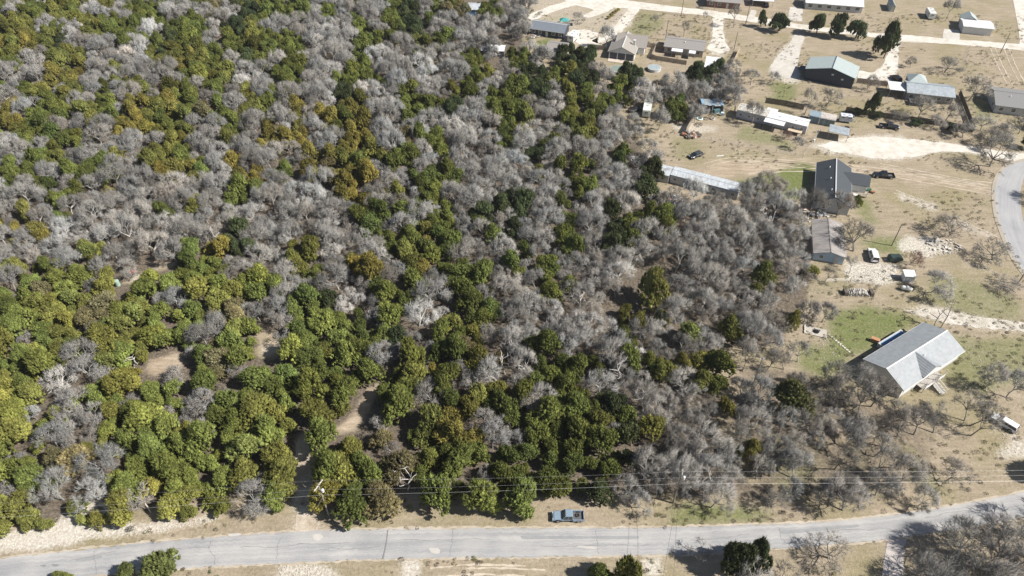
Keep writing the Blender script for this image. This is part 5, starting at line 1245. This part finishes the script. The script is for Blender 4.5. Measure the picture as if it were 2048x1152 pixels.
# ------------------------------------------------------------------ vehicles
def wheel(mb_parent, x, y, r=.38, w=.26):
    a = MB().tube((x, y-w/2, r), (x, y+w/2, r), r, r, 16).build('wheel', M_BLACK, mb_parent)
    s = 1 if y > 0 else -1; MB().tube((x, y+s*w/2, r), (x, y+s*(w/2+.012), r), r*.62, r*.55, 10).build('rim', mat('alloy', (.5,.5,.52), .3, .8), a)
def vehicle(label, px, py, heading, kind, paint, name, cat, L=4.7, W=1.85, H=1.5, paint2=None):
    """local +x is forward"""
    p = P(px, py); t = thing(name, label, cat, (p.x, p.y, 0), heading)
    hb = .95 if kind == 'pickup' else (.88 if kind == 'car' else .98); g = .3 if kind != 'pickup' else .42; f = L/2; rw = .37 if kind != 'pickup' else .42
    yb = W/2
    if kind == 'pickup': cab = (-.35, 1.75, 2.55); bed = True   # cab back, windshield base, hood
    def tap(prof, ys, zt=None): return prof
    def body(prof, y, m, nm, inset=.06):     # side profile extruded with a chamfered shoulder
        mb = MB(); n = len(prof); v = []
        zc = max(q[1] for q in prof)
        rows = [(-y+inset, .0), (-y, -.0), (y, -.0), (y-inset, .0)]
        for (yy, _) in rows:
            k = .04 if abs(yy) < y-1e-6 else 0
            for q in prof: v.append((q[0], yy, q[1] if (q[1] < zc-.25) else q[1]-(.05 if k == 0 else 0)))
        fs = [tuple(range(n)), tuple(range(3*n, 4*n))[::-1]]
        for r_ in range(3): fs += [(r_*n+i, (r_+1)*n+i, (r_+1)*n+(i+1) % n, r_*n+(i+1) % n) for i in range(n)]
        mb.add(v, fs); return mb.build(nm, m, t)
    if kind == 'pickup':
        body([(-f, g), (f-.1, g), (f, g+.2), (f-.04, hb-.08), (f-.35, hb+.04), (.95, hb+.1), (.95, hb+.02), (-.78, hb+.02), (-.78, hb-.48), (-f+.09, hb-.48), (-f+.09, hb+.02), (-f, hb+.02)], yb-.10, paint, 'body')
        for s in (-1, 1): MB().box((-f/2-.4, s*(yb-.06), (g+hb)/2+.05), (f-.8, .12, hb-g+.02)).build('bed_side', paint, t)
        MB().box((-f/2-.36, 0, hb-.43), (f-.85, W-.3, .05)).build('bed_floor', mat('bed_liner', (.09,.09,.095), .8), t)
        cx0, cx1, cx2, cx3 = -.78, -.66, .55, 1.15; H = 1.85
    elif kind == 'car':
        body([(-f, g+.1), (-f+.1, g), (f-.1, g), (f, g+.2), (f-.05, hb-.22), (f-.3, hb-.1), (f-1.25, hb), (-f+.5, hb+.02), (-f+.05, hb-.06)], yb, paint, 'body')
        cx0, cx1, cx2, cx3 = -f+.15, -f+.6, .35, 1.1
    else:    # wagon / van / suv
        body([(-f, g+.1), (-f+.1, g), (f-.1, g), (f, g+.25), (f-.05, hb-.15), (f-.3, hb-.02), (f-1.3, hb+.06), (-f+.1, hb+.04)], yb, paint, 'body')
        cx0, cx1, cx2, cx3 = -f+.08, -f+.3, .55, 1.2
    z0 = hb+.02; z1 = H; yi = yb-.10; yt = yb-.28
    v = [(cx0, -yi, z0), (cx3, -yi, z0), (cx3, yi, z0), (cx0, yi, z0), (cx1, -yt, z1-.05), (cx2, -yt, z1-.05), (cx2, yt, z1-.05), (cx1, yt, z1-.05)]
    MB().hexa(v).build('window_glass', glass(), t)
    MB().hexa([(cx1-.05, -yt-.03, z1-.07), (cx2+.04, -yt-.03, z1-.07), (cx2+.04, yt+.03, z1-.07), (cx1-.05, yt+.03, z1-.07), (cx1+.08, -yt+.1, z1), (cx2-.1, -yt+.1, z1), (cx2-.1, yt-.1, z1), (cx1+.08, yt-.1, z1)]).build('roof', paint2 or paint, t)
    mb = MB()
    for s in (-1, 1):
        for (xa, xb) in ((cx3, cx2), ((cx0+cx3)/2, (cx1+cx2)/2), (cx0, cx1)): mb.tube((xa, s*(yi+.01), z0), (xb, s*(yt+.01), z1-.05), .05, .05, 5)
    mb.build('pillar', paint, t)
    for x in (f-.95, -f+1.0):
        for s in (-1, 1): wheel(t, x, s*(yb-.11), rw)
    for s in (-1, 1):
        MB().box((f-.06, s*(yb-.35), hb-.2), (.1, .4, .16)).build('headlight', mat('lamp_clear', (.75,.76,.78), .15), t)
        MB().box((-f+.02, s*(yb-.22), hb-.15), (.07, .2, .3)).build('taillight', mat('lamp_red', (.4,.02,.02), .2), t)
        MB().box((cx3-.15, s*(yb+.08), hb+.12), (.14, .2, .14)).build('mirror', paint, t)
    MB().box((f+.03, 0, g+.08), (.12, W-.2, .2)).box((-f-.02, 0, g+.08), (.12, W-.2, .2)).build('bumper', M_STEEL if kind == 'pickup' else M_BLACK, t)
    return t
def paint(nm, c, me=.3, r=.28): return mat(nm, c, r, me, .03, 1)
vehicle('silver-blue crew-cab pickup parked on the grass verge of the front road', 1136, 1036, PI, 'pickup', paint('silver_blue_paint', (.24,.32,.40), .2), 'pickup_truck', 'pickup', 5.6, 1.95, 1.9)
v_ = junk('spare_tyre', 'round spare tyre lying in the bed of the silver-blue pickup', 'tyre', 1155, 1031, [('tread', M_BLACK, lambda m: torus(m, .28, .1, 14, 6, .1))], 0, .6)
vehicle('black crew-cab pickup parked right of the dark-roofed house', 1766, 354, PI-.12, 'pickup', paint('black_paint', (.015,.017,.022), .2), 'pickup_truck', 'pickup', 5.8, 2.0)
vehicle('dark pickup with white cab top parked in tree shade by the back fence', 1777, 256, math.radians(-12), 'pickup', paint('dark_blue_paint', (.02,.025,.04), .2), 'pickup_truck', 'pickup', 5.8, 2.0)
vehicle('white station wagon parked on pale ground at the right edge', 2006, 849, math.radians(131), 'suv', paint('white_paint', (.72,.73,.74), .0), 'parked_car', 'car', 4.9, 1.9, 1.62)
vehicle('black hatchback with a highlight-toned roof parked on the grass', 1391, 313, math.radians(212), 'car', paint('charcoal_paint', (.03,.035,.045), .3), 'parked_car', 'car', 4.5, 1.85, 1.45, paint('roof_highlight_paint', (.06,.065,.075), .3))  # roof colour lightened to carry the highlight on the dark bodywork
vehicle('white van parked on the rubble yard beside the striped-roof mobile home', 1745, 514, math.radians(80), 'suv', paint('white_paint', ()), 'parked_van', 'van', 5.0, 1.95, 1.8)
vehicle('dark utility vehicle parked behind the metal-roofed house', 1791, 160, math.radians(100), 'suv', paint('black_paint', ()), 'parked_car', 'car', 4.6, 1.9, 1.75)
vehicle('dark car parked beside the white camper at the wood edge', 1270, 222, math.radians(20), 'car', paint('black_paint', ()), 'parked_car', 'car', 4.5, 1.8, 1.45)
vehicle('dark car parked under the top edge carport', 1532, 12, math.radians(80), 'car', paint('black_paint', ()), 'parked_car', 'car', 4.6, 1.8, 1.45)
def camper(label, px, py, rz, L=7.5, W=2.4, H=3.0, m=None, nm='camper_trailer'):
    p = P(px, py); t = thing(nm, label, 'camper', (p.x, p.y, 0), rz); m = m or M_WHITE
    MB().side([(-L/2, .55), (L/2-.2, .55), (L/2, 1.0), (L/2, H-.6), (L/2-.5, H), (-L/2+.15, H), (-L/2, H-.2)], -W/2, W/2).build('body', m, t)
    MB().box((0, -W/2-.012, 1.3), (L*.9, .03, .12)).build('stripe', M_STEEL, t)
    panes(t, [(-L*.28, -W/2, 2.0, .9, .55, 0), (L*.22, -W/2, 2.0, 1.1, .55, 0), (-L*.28, W/2, 2.0, .9, .55, PI), (L/2, 0, 2.0, 1.2, .5, PI/2), (-L/2, 0, 2.0, 1.0, .5, -PI/2)], m, M_STEEL)
    MB().box((-.1, -W/2-.02, 1.55), (.7, .05, 1.9)).build('door', M_LTGREY, t)
    for x in (-.9, 1.0): MB().box((x*L*.2, 0, H+.08), (.6, .6, .16)).build('roof_vent', M_LTGREY, t)
    for s in (-1, 1):
        for x in (-.45, .45): MB().tube((x, s*(W/2-.25), .35), (x, s*(W/2-.02), .35), .35, .35, 14).build('wheel', M_BLACK, t)
    MB().tube((L/2-.1, 0, .5), (L/2+1.1, 0, .45), .06).tube((L/2+.9, 0, 0), (L/2+.9, 0, .5), .05).build('hitch', M_BLACK, t)
    return t
camper('old white camper trailer with stained roof standing in the clearing', 1294, 222, math.radians(77), 9.4, 2.5, 2.9, mat('stained_white', (.62,.64,.60), .5, 0, .12, 1.5, dirt=.5))
camper('white camper parked at the right end of the navy-walled house', 1146, 80, math.radians(65), 6.0, 2.4, 2.9)
camper('small white camper on the dry lot left of the white garage', 1858, 34, math.radians(80), 6.0, 2.4, 2.8)
camper('white box trailer with black hitch parked right of the storage sheds', 1690, 243, math.radians(-14), 4.0, 2.2, 2.3, mat('bluish_white', (.55,.58,.66), .5), 'box_trailer')

# ------------------------------------------------------------------ yard things
p = P(1811, 581); t = thing('propane_tank', 'white propane tank lying in tree shade at the right', 'propane tank', tuple(p), math.radians(-20))
pr = [(-1.3, .02), (-1.22, .3), (-1.0, .46), (-.7, .5), (.7, .5), (1.0, .46), (1.22, .3), (1.3, .02)]
mb = MB(); n = 14
mb.v = [(x, r*math.cos(2*PI*i/n), .75+r*math.sin(2*PI*i/n)) for x, r in pr for i in range(n)]
mb.f = [(k*n+i, k*n+(i+1) % n, (k+1)*n+(i+1) % n, (k+1)*n+i) for k in range(len(pr)-1) for i in range(n)]
mb.build('tank', M_WHITE, t); MB().lathe([(.2,0),(.22,.2),(.1,.3)], (0,0,1.2), 10).build('dome', M_WHITE, t)
for x in (-.8, .8): MB().box((x, 0, .15), (.15, .8, .3)).build('leg', M_STEEL, t)
p = P(1816, 566); t = thing('white_shed', 'small white shed half under a bare tree above the propane tank', 'shed', tuple(p), math.radians(-6))
MB().box((0, 1.2, 1.0), (2.4, 2.0, 2.0)).build('wall', M_WHITE, t); MB().box((0, 1.2, 2.06), (2.7, 2.3, .1), M=Matrix.Rotation(.12, 3, 'X')).build('roof', M_WMETAL, t); MB().box((-.3, .17, .9), (.8, .05, 1.7)).build('door', M_LTGREY, t)
p = P(1788, 521); t = thing('utility_trailer', 'dark green tarp-covered trailer beside the reddish shrub', 'trailer', tuple(p), 0)
MB().side([(-1.6,.5),(1.6,.5),(1.6,1.2),(1.2,1.5),(-1.2,1.5),(-1.6,1.2)], -.9, .9).build('cover', mat('dark_green_tarp', (.02,.04,.035), .6, bump=.3), t)
for s in (-1, 1): MB().tube((0, s*.95, .32), (0, s*1.12, .32), .32, .32, 12).build('wheel', M_BLACK, t)
MB().tube((-1.6,0,.5),(-2.6,0,.4),.05).build('tow_bar', M_STEEL, t)
p = P(1717, 590); t = thing('firewood_stack', 'long grey stack of split firewood lying in the open grass', 'firewood', tuple(p), math.radians(-2))
mw = [mat('split_wood', (.42,.39,.35), .9, 0, .2, 4), mat('grey_split_wood', (.30,.28,.26), .9, 0, .2, 4), mat('pale_split_wood', (.6,.57,.52), .9, 0, .15, 4)]
lg = MB().tube((0,-.45,0), (0,.45,0), .13, .12, 6)
lme = [lg.mesh('log', q) for q in mw]
for row in range(4):
    for k in range(20-row*3):
        for dd_ in (0, .95):
            o = bpy.data.objects.new('log', random.choice(lme)); col.objects.link(o); o.parent = t
            o.location = (-2.6+.27*k+.13*row*3+random.uniform(-.05, .05), dd_+random.uniform(-.1, .1), .14+.24*row); o.rotation_euler = (random.uniform(-.1, .1), 0, random.gauss(0, .35))
for x in (-3.1, 3.0): MB().box((x, .4, .5), (.8, 1.7, 1.0)).build('end_crib', M_DARKW, t)
p = P(1632, 664); t = thing('fire_pit_slab', 'pale concrete slab with a black fire ring and stone curb in the grass', 'patio', tuple(p), math.radians(-18))
MB().box((0, 0, .06), (4.6, 2.6, .12)).build('slab', mat('concrete_slab', (.4,.37,.33), .9, 0, .1, 2), t)
torus(MB(), .55, .12, 14, 6, .22).build('fire_ring', M_BLACK, t)
mb = MB()
for k in range(14): mb.box((random.uniform(-.5, .7), random.uniform(-.35, .35), .3+random.random()*.25), (.8, .1, .1), random.random()*3)
mb.build('charred_wood', M_BLACK, t)
for k in range(10): MB().box((-2.5+.12*random.random(), -1.1+.26*k, .15), (.35, .22, .25), random.random()).build('curb_stone', mat('pale_limestone', ()), t)
stone = None
for k in range(10):
    q = P(1659+4.4*k, 671+3.3*k+.12*k*k*.3); lb = ['nearest the fire pit slab', 'second from the fire pit slab', 'third from the slab', 'fourth from the slab', 'fifth from the slab', 'sixth from the slab', 'seventh from the slab', 'eighth from the slab', 'ninth from the slab', 'last, nearest the big house'][k]
    if stone is None: stone = MB().prism([(.3*math.cos(a)*random.uniform(.8,1.1), .24*math.sin(a)*random.uniform(.8,1.1)) for a in np.linspace(0, 5.5, 8)], 0, .07).mesh('stepping_stone', mat('pale_limestone', ()))
    o = bpy.data.objects.new('stepping_stone', stone); col.objects.link(o); o.location = (q.x, q.y, 0); o.rotation_euler = (0, 0, random.random()*6)
    tag(o, f'flat pale stepping stone in the grass, {lb}', 'stepping stone', 'stepping stones from the fire pit to the house')
junk('garden_cart', 'bright red cart standing in the small clearing at the left', 'cart', 268, 547, [('tub', mat('red_plastic', (.35,.03,.03), .4), lambda m: m.side([(-.5,.3),(.5,.3),(.65,.7),(-.65,.7)], -.38, .38)), ('load', mat('red_cloth', (.5,.03,.04), .8), lambda m: m.box((0,0,.72),(1.1,.65,.06))), ('wheel', M_BLACK, lambda m: m.tube((-.3,-.58,.25),(-.3,.58,.25),.25,.25,12)), ('handle', M_STEEL, lambda m: m.tube((.7,0,.6),(1.4,0,.9),.03))], .3)
junk('water_barrel', 'pale aqua upright barrel at the left end of the clearing', 'barrel', 237, 571, [('drum', mat('aqua_plastic', (.3,.42,.37), .5), lambda m: m.lathe([(.5,0),(.55,.1),(.55,1.5),(.5,1.6)], n=14)), ('lid', mat('aqua_plastic', ()), lambda m: m.lathe([(.52,1.6),(.52,1.66),(.15,1.7)], n=14))])
t = junk('play_set', 'teal canopy play set behind the navy-walled house', 'play set', 1128, 50, [('canopy', mat('teal_fabric', (.05,.27,.26), .6), lambda m: m.add([(-1.8,-1.5,2.0),(1.8,-1.5,2.0),(1.8,1.5,2.0),(-1.8,1.5,2.0),(0,0,3.0)], [(0,1,4),(1,2,4),(2,3,4),(3,0,4),(3,2,1,0)])), ('slide', mat('pale_blue_plastic', ()), lambda m: m.hexa([(-1.8,-.4,1.4),(-1.8,.4,1.4),(-3.6,.4,.1),(-3.6,-.4,.1),(-1.8,-.4,1.5),(-1.8,.4,1.5),(-3.6,.4,.2),(-3.6,-.4,.2)]))])
for x in (-1.6, 1.6):
    for y in (-1.3, 1.3): MB().tube((x,y,0),(x,y,2.0),.06).build('leg', M_STEEL, t)
for px, py, R_, m_, lab in ((1308,140,2.3,mat('pale_blue_cover', (.30,.35,.36), .5),'round pool with pale blue cover in the yard below the tan gabled house'), (1236,143,2.8,mat('grey_green_cover', (.2,.24,.21), .6, bump=.3),'round pool with grey-green cover left of the pale blue one')):
    p = P(px, py); t = thing('garden_pool', lab, 'pool', tuple(p)); MB().lathe([(R_,0),(R_,1.0),(R_+.1,1.05),(R_-.1,1.1)], n=24).build('pool_wall', M_LTGREY, t); MB().lathe([(R_-.12,1.1),(R_*.5,1.13),(.1,1.12)], n=24).build('cover', m_, t)
junk('mailbox', 'small mailbox on a post at the edge of the curved road', 'mailbox', 1984, 389, [('post', M_WOOD, lambda m: m.box((0,0,.55),(.1,.1,1.1))), ('box', M_STEEL, lambda m: m.side([(-.25,1.1),(.25,1.1),(.25,1.3),(.15,1.38),(-.15,1.38),(-.25,1.3)], -.12, .12))])
junk('trash_bin', 'white bin at the upper corner post of the wire fence', 'bin', 1627, 284, [('body', M_WHITE, lambda m: m.lathe([(.25,0),(.32,.9)], n=10)), ('lid', M_WHITE, lambda m: m.lathe([(.34,.9),(.2,1.0)], n=10))])
for k, (px, py, nmk) in enumerate([(1216,36,'first'),(1221,31,'second'),(1226,27,'third'),(1231,23,'fourth'),(1236,20,'last')]):
    p = P(px-0, py+2); plant('y', p.x, p.y, 1.3, 1.0, f'clipped golden hedge bush by the white drive, {nmk} from the bottom of its row', 'bush', 'golden hedge bushes along the drive', None, name='hedge_bush')
p = P(1433, 307.5+0); 
tag(MB().box((0, 0, .06), (2.3, .35, .1)).build('white_board', M_WHITE), 'white board lying on the grass right of the hatchback', 'board').location = tuple(P(1440, 312)); bpy.data.objects['white_board'].rotation_euler = (0, 0, .2)
# dead snags: bare white trunks with a few broken limbs
def snag(label, base, h, lean, seed, m=None, lying=False, nl=5, sc=1.0):
    r = random.Random(seed); p = P(*base); t = thing('dead_snag', label, 'dead tree', tuple(p)); m = m or mat('bleached_wood', (.45,.43,.40), .85, 0, .1, 3)
    top = Vector((lean[0], lean[1], h)); pts = [Vector((0,0,-.1))]
    for k in range(1, 6): pts.append(top*k/5+Vector((r.uniform(-.2,.2), r.uniform(-.2,.2), 0))*sc)
    mb = MB()
    for k in range(5): mb.tube(pts[k], pts[k+1], (.15-.024*k)*sc, (.15-.024*(k+1))*sc, 7)
    mb.build('trunk', m, t)
    for k in range(nl):
        s = pts[2+k % 3]; a = r.random()*6.28; e = s+Vector((math.cos(a)*1.5, math.sin(a)*1.5, r.uniform(-.2 if lying else .3, 1.2)))*sc; e.z = max(e.z, .1); e2 = e+Vector((r.uniform(-.7,.7), r.uniform(-.7,.7), r.uniform(.1,.8)))*sc
        MB().tube(s, e, .09*sc, .06*sc, 6).tube(e, e2, .06*sc, .02, 5).tube(e, e+Vector((r.uniform(-.8,.8), r.uniform(-.8,.8), .3))*sc, .045*sc, .015, 5).build('limb', m, t)
    return t
snag('white dead snag sticking up beside the junipers right of the transformer pole, upper one', (800,960), 6.5, (.8, .3), 1)
snag('white forked dead snag just below and right of the upper one', (815,980), 5.5, (1.2, .2), 2)
snag('tall bleached snag above the clearing at the left', (446,505), 8.5, (-1.2, .2), 3)
snag('fallen bleached trunk with twisted limbs at the left clearing', (262,738), .6, (-5.5, .6), 4, lying=True, nl=9)
snag('short bleached snag leaning over the left clearing', (268,735), 3.0, (.4, 1.2), 5)
snag('bleached broken trunk in the bare wood at the far left', (122,478), 5, (-1.6, .8), 6)
snag('tall bare snag at the head of the gravel path, right of two', (1882,655), 9, (-.2, .4), 7, mat('grey_snag_wood', (.36,.33,.3), .9, 0, .15, 3), nl=7)
snag('shorter bare snag at the head of the gravel path, left of two', (1869,652), 6, (-.1, .2), 8, mat('grey_snag_wood', ()), nl=4)
snag('pale snag right of the long silver mobile home, left of two', (1510,448), 5.5, (.4, 0), 9, nl=3)
snag('pale snag right of the long silver mobile home, right of two', (1523,440), 5.5, (-.4, 0), 10, nl=3)
snag('white snag in the wood near the top centre', (747,128), 6.5, (.3, .5), 11, nl=7)
snag('pale dead tree with crooked limbs in the middle of the wood', (1246,770), 7, (-2.0, .8), 12, nl=8)
snag('second pale crooked dead tree right of the big juniper clump', (1290,815), 5.5, (-2.8, .3), 13, nl=7)
snag('fallen pale limb lying over brush right of the big juniper clump', (1300,850), 3, (-3.2, .5), 14, nl=5)
snag('pale dead trunk in the dark gap above the gold-topped clump', (1160,622), 5.5, (-.6, .2), 15, nl=6)
snag('leaning pale snag at the left of the centre of the photo', (1010,748), 5.5, (-1.0, .2), 16, nl=6)

# ------------------------------------------------------------------ air
hzb = MB().box((0, 140, 62.5), (11000, 11000, 130)).build('haze', None); hzb['kind'] = 'stuff'
hm = bpy.data.materials.new('haze'); hm.use_nodes = True; hm.node_tree.nodes.remove(hm.node_tree.nodes['Principled BSDF'])
pv = hm.node_tree.nodes.new('ShaderNodeVolumePrincipled'); pv.inputs['Density'].default_value = .00011; pv.inputs['Color'].default_value = (.93,.95,1,1); pv.inputs['Anisotropy'].default_value = .3
hm.node_tree.links.new(pv.outputs[0], hm.node_tree.nodes['Material Output'].inputs['Volume']); hzb.data.materials.append(hm)
